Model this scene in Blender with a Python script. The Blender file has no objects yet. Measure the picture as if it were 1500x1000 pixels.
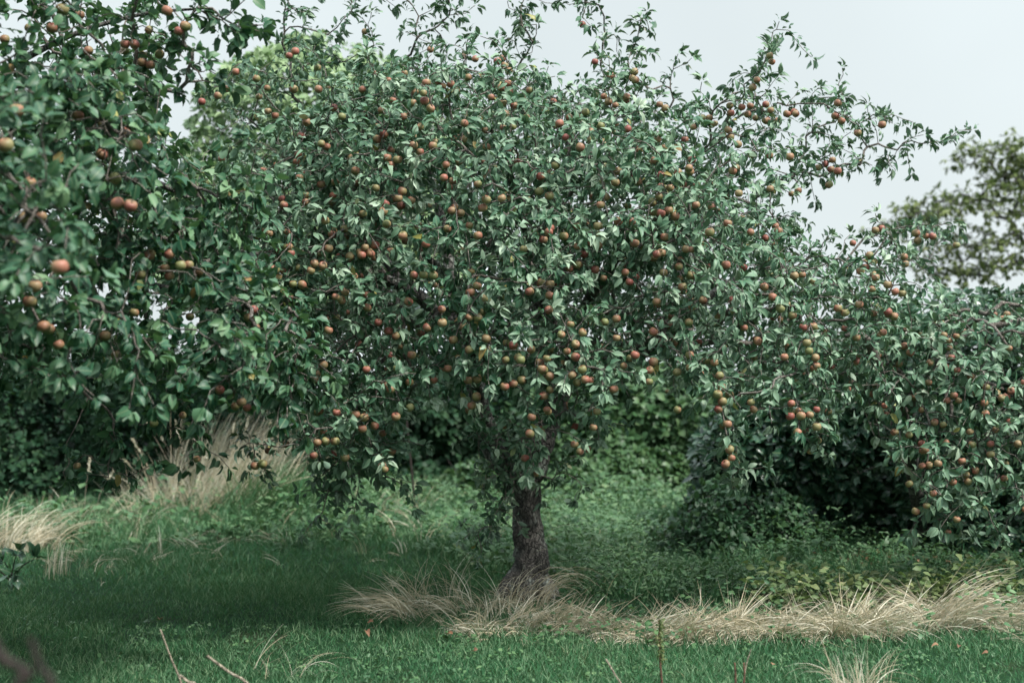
import bpy, math, random
import numpy as np
from mathutils import Vector
R = np.random.default_rng(7)
random.seed(7)
rad = math.radians
FPX = 2083.3          # focal length in photo pixels (50 mm on 36 mm, 1500 px wide)
CAMZ = 1.4
HOR = 540.0           # photo row of the horizon

# ------------------------------------------------------------------ camera
scene = bpy.context.scene
cd = bpy.data.cameras.new("camera")
cam = bpy.data.objects.new("camera", cd)
scene.collection.objects.link(cam)
cam.location = (0, 0, CAMZ)
cam.rotation_euler = (rad(90) + math.atan((HOR - 500) / FPX), 0, 0)
cd.lens = 50
cd.sensor_width = 36
cd.clip_start = 0.1
cd.clip_end = 2000
cd.dof.use_dof = True
cd.dof.focus_distance = 7.55
cd.dof.aperture_fstop = 1.7
scene.camera = cam

# ------------------------------------------------------------------ light
w = bpy.data.worlds.new("World")
scene.world = w
w.use_nodes = True
nt = w.node_tree
nt.nodes.clear()
out = nt.nodes.new("ShaderNodeOutputWorld")
bg = nt.nodes.new("ShaderNodeBackground")
sky = nt.nodes.new("ShaderNodeTexSky")
sky.sky_type = 'NISHITA'
sky.sun_disc = False
SUN_EL, SUN_AZ = 52, 125       # soft sun high up to the right, a little behind the camera
sky.sun_elevation = rad(SUN_EL)
sky.sun_rotation = rad(SUN_AZ)   # same direction as the lamp below
sky.air_density = 1.0
sky.dust_density = 4.0
sky.ozone_density = 1.0
# overcast: the blue sky mostly hidden by an even cloud sheet that is brighter overhead
tc = nt.nodes.new("ShaderNodeTexCoord")
sep = nt.nodes.new("ShaderNodeSeparateXYZ")
nt.links.new(tc.outputs["Generated"], sep.inputs[0])
ramp = nt.nodes.new("ShaderNodeValToRGB")
ramp.color_ramp.elements[0].position = 0.0
ramp.color_ramp.elements[0].color = (6.3, 6.95, 7.05, 1)
ramp.color_ramp.elements[1].position = 1.0
ramp.color_ramp.elements[1].color = (19, 21, 22.5, 1)
e = ramp.color_ramp.elements.new(0.28)
e.color = (6.25, 6.9, 7.02, 1)
nt.links.new(sep.outputs["Z"], ramp.inputs[0])
mx = nt.nodes.new("ShaderNodeMix")
mx.data_type = 'RGBA'
mx.inputs[0].default_value = 0.93
nt.links.new(sky.outputs[0], mx.inputs[6])
cn = nt.nodes.new("ShaderNodeTexNoise")      # faint structure of the cloud sheet
cn.inputs["Scale"].default_value = 2.2
cn.inputs["Detail"].default_value = 4
cm = nt.nodes.new("ShaderNodeMapRange")
cm.inputs[1].default_value, cm.inputs[2].default_value = 0.3, 0.7
cm.inputs[3].default_value, cm.inputs[4].default_value = 0.94, 1.09
nt.links.new(tc.outputs["Generated"], cn.inputs["Vector"])
nt.links.new(cn.outputs[0], cm.inputs[0])
vm = nt.nodes.new("ShaderNodeVectorMath")
vm.operation = 'SCALE'
nt.links.new(ramp.outputs[0], vm.inputs[0])
nt.links.new(cm.outputs[0], vm.inputs["Scale"])
nt.links.new(vm.outputs[0], mx.inputs[7])
nt.links.new(mx.outputs[2], bg.inputs[0])
bg.inputs[1].default_value = 0.1
nt.links.new(bg.outputs[0], out.inputs[0])

sl = bpy.data.lights.new("sun", 'SUN')
sl.energy = 5.0
sl.angle = rad(8)
sl.color = (1.0, 0.96, 0.9)
so = bpy.data.objects.new("sun", sl)
scene.collection.objects.link(so)
# travel direction of the light
az = rad(SUN_AZ)
sd = Vector((math.sin(az) * math.cos(rad(SUN_EL)), math.cos(az) * math.cos(rad(SUN_EL)), math.sin(rad(SUN_EL))))
so.rotation_euler = (-sd).to_track_quat('-Z', 'Y').to_euler()
so.location = sd * 30

scene.view_settings.view_transform = 'Standard'
scene.view_settings.look = 'None'
scene.view_settings.exposure = 0.4
scene.view_settings.gamma = 1.0
scene.render.engine = 'CYCLES'
cy = scene.cycles
cy.max_bounces = 6
cy.diffuse_bounces = 3
cy.glossy_bounces = 2
cy.transmission_bounces = 3
cy.transparent_max_bounces = 4
cy.caustics_reflective = False
cy.caustics_refractive = False
cy.use_denoising = True
scene.render.use_persistent_data = False


# ------------------------------------------------------------------ helpers
def W(px, py, Y):
    """pixel of the 1500x1000 photo at depth Y -> world point"""
    return np.array([(px - 750.0) / FPX * Y, Y, CAMZ + (HOR - py) / FPX * Y])


def nrm(v):
    return v / np.maximum(np.linalg.norm(v, axis=-1, keepdims=True), 1e-9)


def rnd3(n, s=1.0):
    return R.normal(0, s, (n, 3))


def mesh_np(name, V, F3, F4, mats, mat_idx=None, attr=None, smooth=True):
    """fast mesh from numpy: V (n,3), F3 (k,3), F4 (m,4); attr = dict name -> (n,4) colours"""
    me = bpy.data.meshes.new(name)
    V = np.asarray(V, dtype=np.float32).reshape(-1, 3)
    F3 = np.asarray(F3, dtype=np.int32).reshape(-1, 3)
    F4 = np.asarray(F4, dtype=np.int32).reshape(-1, 4)
    n3, n4 = len(F3), len(F4)
    me.vertices.add(len(V))
    me.vertices.foreach_set("co", V.ravel())
    me.loops.add(3 * n3 + 4 * n4)
    me.loops.foreach_set("vertex_index", np.concatenate([F3.ravel(), F4.ravel()]).astype(np.int32))
    me.polygons.add(n3 + n4)
    ls = np.concatenate([np.arange(n3) * 3, 3 * n3 + np.arange(n4) * 4]).astype(np.int32)
    me.polygons.foreach_set("loop_start", ls)
    if mat_idx is not None:
        me.polygons.foreach_set("material_index", np.asarray(mat_idx, dtype=np.int32))
    me.polygons.foreach_set("use_smooth", np.full(n3 + n4, smooth, dtype=bool))
    for m in (mats if isinstance(mats, (list, tuple)) else [mats]):
        me.materials.append(m)
    me.update(calc_edges=True)
    if attr:
        for k, a in attr.items():
            at = me.color_attributes.new(k, 'FLOAT_COLOR', 'POINT')
            at.data.foreach_set("color", np.asarray(a, dtype=np.float32).ravel())
    me.validate()
    return me


def link(name, me, parent=None, loc=None, **props):
    o = bpy.data.objects.new(name, me)
    scene.collection.objects.link(o)
    if loc is not None:
        o.location = loc
    if parent is not None:
        o.parent = parent
    for k, v in props.items():
        o[k] = v
    return o


def thing(name, loc, label, cat, group=None, kind=None):
    o = link(name, None, None, [float(c) for c in loc], label=label, category=cat)
    o.empty_display_size = 0.2
    if group:
        o["group"] = group
    if kind:
        o["kind"] = kind
    return o


# ------------------------------------------------------------------ materials
def new_mat(name):
    m = bpy.data.materials.new(name)
    m.use_nodes = True
    t = m.node_tree
    t.nodes.clear()
    o = t.nodes.new("ShaderNodeOutputMaterial")
    return m, t, o


def ramp_node(t, stops, src):
    r = t.nodes.new("ShaderNodeValToRGB")
    els = r.color_ramp.elements
    els[0].position, els[0].color = stops[0][0], (*stops[0][1], 1)
    els[1].position, els[1].color = stops[-1][0], (*stops[-1][1], 1)
    for p, c in stops[1:-1]:
        q = els.new(p)
        q.color = (*c, 1)
    if src is not None:
        t.links.new(src, r.inputs[0])
    return r.outputs[0]


def mixc(t, fac, a, b, blend='MIX'):
    m = t.nodes.new("ShaderNodeMix")
    m.data_type = 'RGBA'
    m.blend_type = blend
    for s, v in ((0, fac), (6, a), (7, b)):
        if hasattr(v, "links"):
            t.links.new(v, m.inputs[s])
        else:
            m.inputs[s].default_value = v if s == 0 else (*v, 1)
    return m.outputs[2]


def math_node(t, op, a, b=0.0):
    m = t.nodes.new("ShaderNodeMath")
    m.operation = op
    for i, v in enumerate((a, b)):
        if hasattr(v, "links"):
            t.links.new(v, m.inputs[i])
        else:
            m.inputs[i].default_value = v
    return m.outputs[0]


def noise(t, scale, detail=3, coord="Object", rough=0.5):
    tcn = t.nodes.new("ShaderNodeTexCoord")
    n = t.nodes.new("ShaderNodeTexNoise")
    n.inputs["Scale"].default_value = scale
    n.inputs["Detail"].default_value = detail
    n.inputs["Roughness"].default_value = rough
    t.links.new(tcn.outputs[coord], n.inputs["Vector"])
    return n.outputs[0]


def leaf_mat(name, stops, under, rough=0.42, trans=0.22, rib=(0.16, 0.22, 0.12), spec=0.5, patch=0.35):
    m, t, o = new_mat(name)
    a = t.nodes.new("ShaderNodeAttribute")
    a.attribute_name = "leaf"
    s = t.nodes.new("ShaderNodeSeparateColor")
    t.links.new(a.outputs["Color"], s.inputs[0])
    base = ramp_node(t, stops, s.outputs[0])
    # slow change of hue from bough to bough
    pn = noise(t, 1.3, 2)
    pf = math_node(t, 'MULTIPLY', math_node(t, 'SUBTRACT', pn, 0.4), patch * 3)
    cl = t.nodes.new("ShaderNodeClamp")
    t.links.new(pf, cl.inputs[0])
    base = mixc(t, cl.outputs[0], base, stops[min(2, len(stops) - 1)][1])
    # pale midrib
    rf = math_node(t, 'LESS_THAN', s.outputs[1], 0.10)
    base = mixc(t, math_node(t, 'MULTIPLY', rf, 0.55), base, rib)
    geo = t.nodes.new("ShaderNodeNewGeometry")
    col = mixc(t, geo.outputs["Backfacing"], base, under)
    p = t.nodes.new("ShaderNodeBsdfPrincipled")
    t.links.new(col, p.inputs["Base Color"])
    rr = math_node(t, 'ADD', math_node(t, 'MULTIPLY', geo.outputs["Backfacing"], 0.3), rough)
    t.links.new(rr, p.inputs["Roughness"])
    p.inputs["Specular IOR Level"].default_value = spec
    tr = t.nodes.new("ShaderNodeBsdfTranslucent")
    tcol = mixc(t, 0.5, base, (0.10, 0.20, 0.03))
    t.links.new(tcol, tr.inputs["Color"])
    ms = t.nodes.new("ShaderNodeMixShader")
    ms.inputs[0].default_value = trans
    t.links.new(p.outputs[0], ms.inputs[1])
    t.links.new(tr.outputs[0], ms.inputs[2])
    t.links.new(ms.outputs[0], o.inputs[0])
    return m


M_LEAF = leaf_mat("apple_leaf", [(0.0, (0.010, 0.052, 0.028)), (0.3, (0.040, 0.118, 0.062)), (0.62, (0.150, 0.245, 0.158)), (0.965, (0.32, 0.41, 0.30)), (0.985, (0.30, 0.28, 0.07)), (1.0, (0.26, 0.15, 0.06))],
                  (0.12, 0.19, 0.135), rough=0.46, trans=0.14, spec=0.3)
M_LEAF_NEAR = leaf_mat("broad_apple_leaf", [(0.0, (0.007, 0.040, 0.023)), (0.45, (0.024, 0.088, 0.046)), (0.75, (0.085, 0.180, 0.090)), (0.965, (0.14, 0.24, 0.12)), (0.985, (0.30, 0.28, 0.07)), (1.0, (0.22, 0.12, 0.05))],
                       (0.10, 0.18, 0.115), rough=0.45, trans=0.2, spec=0.3)  # colour darkened: the shade over the left tree is painted into its leaves
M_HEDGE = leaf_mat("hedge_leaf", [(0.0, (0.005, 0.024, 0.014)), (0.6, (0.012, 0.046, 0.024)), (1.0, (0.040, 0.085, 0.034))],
                   (0.03, 0.075, 0.045), rough=0.55, trans=0.15, spec=0.2)  # leaf colour taken darker to hold the shade lying on the left hedge
M_HAZEL = leaf_mat("bright_leaf", [(0.0, (0.02, 0.060, 0.024)), (0.6, (0.045, 0.115, 0.042)), (1.0, (0.10, 0.17, 0.07))],
                   (0.09, 0.15, 0.07), rough=0.5, trans=0.25, spec=0.4)
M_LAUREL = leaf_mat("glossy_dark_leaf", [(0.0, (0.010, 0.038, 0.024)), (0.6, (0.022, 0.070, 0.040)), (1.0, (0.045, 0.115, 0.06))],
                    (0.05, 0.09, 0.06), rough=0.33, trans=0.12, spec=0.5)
M_BRAMBLE = leaf_mat("bramble_leaf", [(0.0, (0.010, 0.040, 0.020)), (0.6, (0.026, 0.080, 0.034)), (1.0, (0.06, 0.13, 0.05))],
                     (0.06, 0.11, 0.06), rough=0.5, trans=0.2, spec=0.35)
M_OLIVE = leaf_mat("olive_leaf", [(0.0, (0.06, 0.09, 0.025)), (0.6, (0.125, 0.165, 0.05)), (1.0, (0.21, 0.25, 0.09))],
                   (0.12, 0.15, 0.06), rough=0.55, trans=0.25, spec=0.3)
M_PALE = leaf_mat("pale_green_leaf", [(0.0, (0.14, 0.23, 0.11)), (0.6, (0.22, 0.33, 0.16)), (1.0, (0.32, 0.42, 0.22))],
                  (0.2, 0.28, 0.15), rough=0.5, trans=0.3, spec=0.35)
M_WEED = leaf_mat("weed_leaf", [(0.0, (0.018, 0.07, 0.03)), (0.5, (0.05, 0.13, 0.05)), (0.85, (0.12, 0.22, 0.09)), (1.0, (0.28, 0.30, 0.15))],
                  (0.08, 0.14, 0.07), rough=0.5, trans=0.25, spec=0.4)
M_YWEED = leaf_mat("yellowing_leaf", [(0.0, (0.045, 0.10, 0.035)), (0.5, (0.10, 0.16, 0.06)), (0.85, (0.19, 0.22, 0.09)), (1.0, (0.34, 0.33, 0.18))],
                   (0.2, 0.24, 0.1), rough=0.55, trans=0.3, spec=0.3)
M_GRASS = leaf_mat("grass_blade", [(0.0, (0.028, 0.084, 0.038)), (0.5, (0.075, 0.168, 0.082)), (0.88, (0.17, 0.265, 0.145)), (0.95, (0.19, 0.24, 0.14)), (1.0, (0.34, 0.32, 0.19))],
                   (0.035, 0.12, 0.05), rough=0.6, trans=0.25, spec=0.2, patch=0.2)
M_HAY = leaf_mat("dry_grass", [(0.0, (0.24, 0.21, 0.14)), (0.4, (0.49, 0.455, 0.34)), (1.0, (0.78, 0.755, 0.63))],
                 (0.42, 0.36, 0.25), rough=0.6, trans=0.2, rib=(0.5, 0.43, 0.3), spec=0.3, patch=0.1)
M_LITTER = leaf_mat("fallen_leaf", [(0.0, (0.08, 0.035, 0.022)), (0.5, (0.17, 0.085, 0.05)), (1.0, (0.28, 0.17, 0.10))],
                    (0.26, 0.14, 0.08), rough=0.7, trans=0.1, rib=(0.3, 0.15, 0.08), spec=0.3)


def bark_mat(name, c1, c2, c3, scale=30, lichen=0.35):
    m, t, o = new_mat(name)
    n1 = noise(t, scale, 6, rough=0.65)
    base = ramp_node(t, [(0.3, c1), (0.55, c2), (0.75, tuple(x * 1.5 for x in c2))], n1)
    n2 = noise(t, scale * 0.33, 4, rough=0.6)
    msk = ramp_node(t, [(0.60 - lichen * 0.12, (0, 0, 0)), (0.70 - lichen * 0.12, (1, 1, 1))], n2)
    base = mixc(t, msk, base, c3)
    # cracks between bark plates, longer than wide
    tcn = t.nodes.new("ShaderNodeTexCoord")
    mp = t.nodes.new("ShaderNodeMapping")
    mp.inputs["Scale"].default_value = (1.0, 1.0, 0.45)
    t.links.new(tcn.outputs["Object"], mp.inputs[0])
    wn = t.nodes.new("ShaderNodeTexNoise")
    wn.inputs["Scale"].default_value = scale * 0.6
    t.links.new(mp.outputs[0], wn.inputs["Vector"])
    ad = t.nodes.new("ShaderNodeVectorMath")
    ad.operation = 'MULTIPLY_ADD'
    t.links.new(wn.outputs["Color"], ad.inputs[0])
    ad.inputs[1].default_value = (0.07, 0.07, 0.07)
    t.links.new(mp.outputs[0], ad.inputs[2])
    vo = t.nodes.new("ShaderNodeTexVoronoi")
    vo.feature = 'DISTANCE_TO_EDGE'
    vo.inputs["Scale"].default_value = scale * 2.1
    t.links.new(ad.outputs[0], vo.inputs["Vector"])
    crack = ramp_node(t, [(0.0, (0.3, 0.3, 0.3)), (0.14, (1, 1, 1))], vo.outputs["Distance"])
    base = mixc(t, math_node(t, 'SUBTRACT', 1.0, crack), base, tuple(x * 0.5 for x in c1))
    n1 = math_node(t, 'ADD', math_node(t, 'MULTIPLY', n1, 0.6), crack)
    p = t.nodes.new("ShaderNodeBsdfPrincipled")
    t.links.new(base, p.inputs["Base Color"])
    p.inputs["Roughness"].default_value = 0.85
    b = t.nodes.new("ShaderNodeBump")
    b.inputs["Strength"].default_value = 0.9
    b.inputs["Distance"].default_value = 0.02
    t.links.new(n1, b.inputs["Height"])
    t.links.new(b.outputs[0], p.inputs["Normal"])
    t.links.new(p.outputs[0], o.inputs[0])
    return m


M_BARK = bark_mat("bark", (0.012, 0.011, 0.010), (0.11, 0.103, 0.092), (0.30, 0.33, 0.29), 22, 0.5)
M_TWIG = bark_mat("twig_bark", (0.12, 0.10, 0.085), (0.24, 0.21, 0.18), (0.34, 0.33, 0.29), 60, 0.4)
M_STEM = bark_mat("green_stem", (0.06, 0.09, 0.04), (0.10, 0.12, 0.06), (0.14, 0.12, 0.07), 60, 0.1)
M_DARKSTEM = bark_mat("dark_stem", (0.02, 0.014, 0.012), (0.045, 0.03, 0.024), (0.06, 0.04, 0.03), 60, 0.1)
M_DEAD = bark_mat("dead_stalk", (0.28, 0.23, 0.16), (0.42, 0.36, 0.27), (0.5, 0.45, 0.36), 60, 0.2)
M_RUST = bark_mat("brown_stalk", (0.11, 0.05, 0.032), (0.2, 0.1, 0.06), (0.3, 0.18, 0.1), 60, 0.1)


def apple_mat():
    m, t, o = new_mat("apple_skin")
    a = t.nodes.new("ShaderNodeAttribute")
    a.attribute_name = "skin"
    s = t.nodes.new("ShaderNodeSeparateColor")
    t.links.new(a.outputs["Color"], s.inputs[0])
    green = ramp_node(t, [(0.0, (0.13, 0.165, 0.06)), (0.5, (0.19, 0.19, 0.08)), (1.0, (0.26, 0.19, 0.10))], s.outputs[1])
    red = ramp_node(t, [(0.0, (0.34, 0.16, 0.105)), (0.5, (0.29, 0.10, 0.075)), (1.0, (0.20, 0.050, 0.045))], s.outputs[1])
    n = noise(t, 60, 3)
    f = math_node(t, 'ADD', s.outputs[0], math_node(t, 'MULTIPLY', math_node(t, 'SUBTRACT', n, 0.5), 0.6))
    fr = ramp_node(t, [(0.0, (0, 0, 0)), (1.0, (0.95, 0.95, 0.95))], f)
    col = mixc(t, fr, green, red)
    col = mixc(t, s.outputs[2], col, (0.05, 0.035, 0.02))
    p = t.nodes.new("ShaderNodeBsdfPrincipled")
    t.links.new(col, p.inputs["Base Color"])
    p.inputs["Roughness"].default_value = 0.5
    p.inputs["Specular IOR Level"].default_value = 0.35
    p.inputs["Subsurface Weight"].default_value = 0.0
    t.links.new(p.outputs[0], o.inputs[0])
    return m


M_APPLE = apple_mat()


# ------------------------------------------------------------------ mesh generators
def leaf_template(kind):
    """returns u (across), v (along), verts and faces of one leaf"""
    if kind == "fine":
        rows = [(0.16, 0.52), (0.42, 1.0), (0.74, 0.72)]
    elif kind == "round":
        rows = [(0.12, 0.66), (0.40, 1.0), (0.72, 0.88)]
    if kind in ("fine", "round"):
        u, v = [0.0], [0.0]
        for vv, hw in rows:
            u += [-hw, 0, hw]
            v += [vv, vv, vv]
        u.append(0.0)
        v.append(1.0)
        F3 = [(0, 2, 1), (0, 3, 2), (7, 8, 10), (8, 9, 10)]
        F4 = [(1, 2, 5, 4), (2, 3, 6, 5), (4, 5, 8, 7), (5, 6, 9, 8)]
    else:
        u = [0, -0.9, 0.9, -0.8, 0.8, 0]
        v = [0, 0.28, 0.28, 0.65, 0.65, 1.0]
        F3 = [(0, 2, 1), (3, 4, 5)]
        F4 = [(1, 2, 4, 3)]
    return np.array(u, float), np.array(v, float), np.array(F3), np.array(F4)


def leaves_np(P, D, N, L, Wd, kind="fine", curl=0.25, fold=0.25, tint=None):
    """vectorised leaves: base P, direction D, face normal N, length L, half width Wd"""
    n = len(P)
    u, v, F3, F4 = leaf_template(kind)
    k = len(u)
    D = nrm(D)
    S = nrm(np.cross(D, N))
    N = np.cross(S, D)
    c = (curl * (0.3 + R.random(n) * 1.4))[:, None]
    fo = (fold * R.random(n) * 1.3)[:, None]
    wav = (R.normal(0, 0.06, (n, k)))
    vv = v[None, :]
    uu = u[None, :]
    wz = -c * vv ** 2 + fo * np.abs(uu) * (Wd / L)[:, None] * 1.6 + wav * (np.abs(uu) > 0.1)
    along = vv * (1 - 0.25 * c * vv)
    V = (P[:, None, :] + (L[:, None] * along)[..., None] * D[:, None, :]
         + (Wd[:, None] * uu)[..., None] * S[:, None, :] + (L[:, None] * wz)[..., None] * N[:, None, :])
    off = (np.arange(n) * k)[:, None, None]
    f3 = (F3[None] + off).reshape(-1, 3)
    f4 = (F4[None] + off).reshape(-1, 4)
    if tint is None:
        tint = R.random(n)
    A = np.zeros((n, k, 4))
    A[..., 0] = tint[:, None]
    A[..., 1] = np.abs(uu)
    A[..., 2] = vv
    A[..., 3] = 1
    return V.reshape(-1, 3), f3, f4, A.reshape(-1, 4)


def join_np(parts):
    Vs, F3s, F4s, As = [], [], [], []
    o = 0
    for V, a, b, A in parts:
        Vs.append(V)
        F3s.append(np.asarray(a, dtype=np.int64).reshape(-1, 3) + o)
        F4s.append(np.asarray(b, dtype=np.int64).reshape(-1, 4) + o)
        As.append(A)
        o += len(V)
    return np.concatenate(Vs), np.concatenate(F3s), np.concatenate(F4s), np.concatenate(As)


def frusta(A, B, ra, rb, n=5):
    """one open tube piece per edge A->B (vectorised)"""
    m = len(A)
    T = nrm(B - A)
    up = np.where(np.abs(T[:, 2:3]) < 0.9, np.array([[0, 0, 1.0]]), np.array([[1.0, 0, 0]]))
    X = nrm(np.cross(T, up))
    Y = np.cross(T, X)
    th = np.arange(n) * 2 * math.pi / n
    ring = np.cos(th)[None, :, None] * X[:, None, :] + np.sin(th)[None, :, None] * Y[:, None, :]
    V = np.concatenate([A[:, None, :] + ring * ra[:, None, None], B[:, None, :] + T[:, None, :] * (rb[:, None, None] * 0.4) + ring * rb[:, None, None]], axis=1)
    i = np.arange(n)
    j = (i + 1) % n
    f = np.stack([i, j, j + n, i + n], axis=1)
    F = (f[None] + (np.arange(m) * 2 * n)[:, None, None]).reshape(-1, 4)
    return V.reshape(-1, 3), np.zeros((0, 3), int), F, np.zeros((m * 2 * n, 4))


def smooth_path(pts, per=8):
    """Catmull-Rom through (x,y,z,r) points"""
    p = np.array(pts, float)
    p = np.vstack([2 * p[0] - p[1], p, 2 * p[-1] - p[-2]])
    res = []
    for i in range(1, len(p) - 2):
        for s in range(per):
            t = s / per
            a, b, c, d = p[i - 1], p[i], p[i + 1], p[i + 2]
            res.append(0.5 * ((2 * b) + (-a + c) * t + (2 * a - 5 * b + 4 * c - d) * t * t + (-a + 3 * b - 3 * c + d) * t ** 3))
    res.append(p[-2])
    return np.array(res)


def tube(path, n=12, knobs=0.0, cap=True):
    """closed tapered tube with bark knobs along (x,y,z,r) path"""
    path = np.asarray(path, float)
    C, r = path[:, :3], path[:, 3]
    T = np.gradient(C, axis=0)
    T = nrm(T)
    X = np.zeros_like(C)
    x = np.cross(T[0], [0.3, 1, 0.1])
    for i in range(len(C)):
        x = x - T[i] * np.dot(x, T[i])
        x = x / max(np.linalg.norm(x), 1e-6)
        X[i] = x
    Yv = np.cross(T, X)
    th = np.arange(n) * 2 * math.pi / n
    rr = np.repeat(r[:, None], n, 1)
    if knobs:
        ph = R.random(6) * 7
        L = np.arange(len(C))[:, None] * 0.35
        rr = rr * (1 + knobs * (np.sin(3 * th[None] + ph[0] + L * 0.6) * 0.5 + np.sin(5 * th[None] - L + ph[1]) * 0.35
                                + np.sin(2 * th[None] + L * 1.7 + ph[2]) * 0.5 + R.normal(0, 0.25, (len(C), n))))
    ring = np.cos(th)[None, :, None] * X[:, None] + np.sin(th)[None, :, None] * Yv[:, None]
    V = (C[:, None] + ring * rr[..., None]).reshape(-1, 3)
    m = len(C)
    i = np.arange(n)
    j = (i + 1) % n
    f = np.stack([i, j, j + n, i + n], axis=1)
    F = (f[None] + (np.arange(m - 1) * n)[:, None, None]).reshape(-1, 4)
    F3 = np.zeros((0, 3), int)
    if cap:
        V = np.vstack([V, C[0], C[-1]])
        a, b = m * n, m * n + 1
        F3 = np.concatenate([np.stack([j, i, np.full(n, a)], 1), np.stack([i + (m - 1) * n, j + (m - 1) * n, np.full(n, b)], 1)])
    return V, F3, F, np.zeros((len(V), 4))


def apple_np(seed, scale=1.0):
    """a lobed apple with stalk hollow, calyx and a short stalk; radius 1 at the waist, stalk up"""
    rg = np.random.default_rng(seed)
    prof = [(0.0, 0.62), (0.14, 0.66), (0.34, 0.84), (0.62, 0.86), (0.88, 0.62), (1.0, 0.22), (0.99, -0.12), (0.88, -0.48), (0.66, -0.76), (0.40, -0.88), (0.2, -0.84), (0.0, -0.72)]
    n = 14
    th = np.arange(n) * 2 * math.pi / n
    V = []
    for r, z in prof[1:-1]:
        rr = r * (1 + 0.035 * np.cos(5 * th) * (1 if z < 0 else 0.4))
        V.append(np.stack([rr * np.cos(th), rr * np.sin(th), np.full(n, z * 0.92)], 1))
    V = np.concatenate(V)
    m = len(prof) - 2
    i = np.arange(n)
    j = (i + 1) % n
    F = (np.stack([i + n, j + n, j, i], 1)[None] + (np.arange(m - 1) * n)[:, None, None]).reshape(-1, 4)
    V = np.vstack([V, [0, 0, prof[0][1] * 0.92], [0, 0, prof[-1][1] * 0.92]])
    a, b = m * n, m * n + 1
    F3 = np.concatenate([np.stack([i, j, np.full(n, a)], 1), np.stack([j + (m - 1) * n, i + (m - 1) * n, np.full(n, b)], 1)])
    # pigment: blush on one cheek, amount differs from apple to apple
    bd = nrm(np.array([rg.normal(), rg.normal(), 0.5 * rg.random()]))
    amt = rg.uniform(0.1, 0.85)
    blush = np.clip(amt + 0.5 * (nrm(V) @ bd), 0, 1)
    A = np.zeros((len(V), 4))
    A[:, 0] = blush
    A[:, 1] = rg.random()
    A[-1, 2] = 1.0
    A[-2, 2] = 0.8
    sv, s3, s4, sa = tube([(0, 0, 0.5, 0.05), (0.03, 0, 0.8, 0.035), (0.08, 0.02, 1.25, 0.04)], 5)
    sa[:, 2] = 1
    V, F3, F4, A = join_np([(V, F3, F, A), (sv, s3, s4, sa)])
    return V * scale, F3, F4, A


APPLE_VARS = [apple_np(100 + i) for i in range(12)]
APPLE_MESH = [mesh_np("apple", *v[:3], M_APPLE, attr={"skin": v[3]}) for v in APPLE_VARS]


def rot_apply(V, az, tilt, taz):
    c, s = math.cos(az), math.sin(az)
    V = V @ np.array([[c, s, 0], [-s, c, 0], [0, 0, 1]])
    ax = Vector((math.cos(taz), math.sin(taz), 0))
    from mathutils import Matrix
    M = np.array(Matrix.Rotation(tilt, 3, ax))
    return V @ M.T


def hang_apples(parent, pts, radii, nparts=100, order=None):
    """the first nparts as single parts, the rest as one mesh"""
    org = np.array(parent.location)
    idx = list(range(len(pts))) if order is None else list(order)
    for i in idx[:nparts]:
        o = link("apple", APPLE_MESH[i % len(APPLE_MESH)], parent, [float(c) for c in (pts[i] - org)])
        o.rotation_euler = (R.normal(0, 0.35), R.normal(0, 0.35), R.random() * 6.3)
        s = float(radii[i])
        o.scale = (s, s, s * 0.95)
    rest = idx[nparts:]
    if rest:
        ps = []
        for i in rest:
            V, a, b, A = APPLE_VARS[i % len(APPLE_VARS)]
            V2 = rot_apply(V * radii[i], R.random() * 6.3, R.normal(0, 0.35), R.random() * 6.3) + (pts[i] - org)
            ps.append((V2, a, b, A))
        V, a, b, A = join_np(ps)
        link("apples", mesh_np("apples", V, a, b, M_APPLE, attr={"skin": A}), parent, kind="stuff")


# ------------------------------------------------------------------ crown envelopes
def inside(poly, X, Z):
    c = np.zeros(len(X), bool)
    n = len(poly)
    for i in range(n):
        x1, z1 = poly[i]
        x2, z2 = poly[(i + 1) % n]
        cond = ((z1 > Z) != (z2 > Z)) & (X < (x2 - x1) * (Z - z1) / (z2 - z1 + 1e-12) + x1)
        c ^= cond
    return c


def seg_dist(line, X, Z):
    d = np.full(len(X), 1e9)
    P = np.stack([X, Z], 1)
    for i in range(len(line) - 1):
        a, b = np.array(line[i]), np.array(line[i + 1])
        ab = b - a
        t = np.clip(((P - a) @ ab) / (ab @ ab + 1e-12), 0, 1)
        d = np.minimum(d, np.linalg.norm(P - a - t[:, None] * ab, axis=1))
    return d


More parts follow.
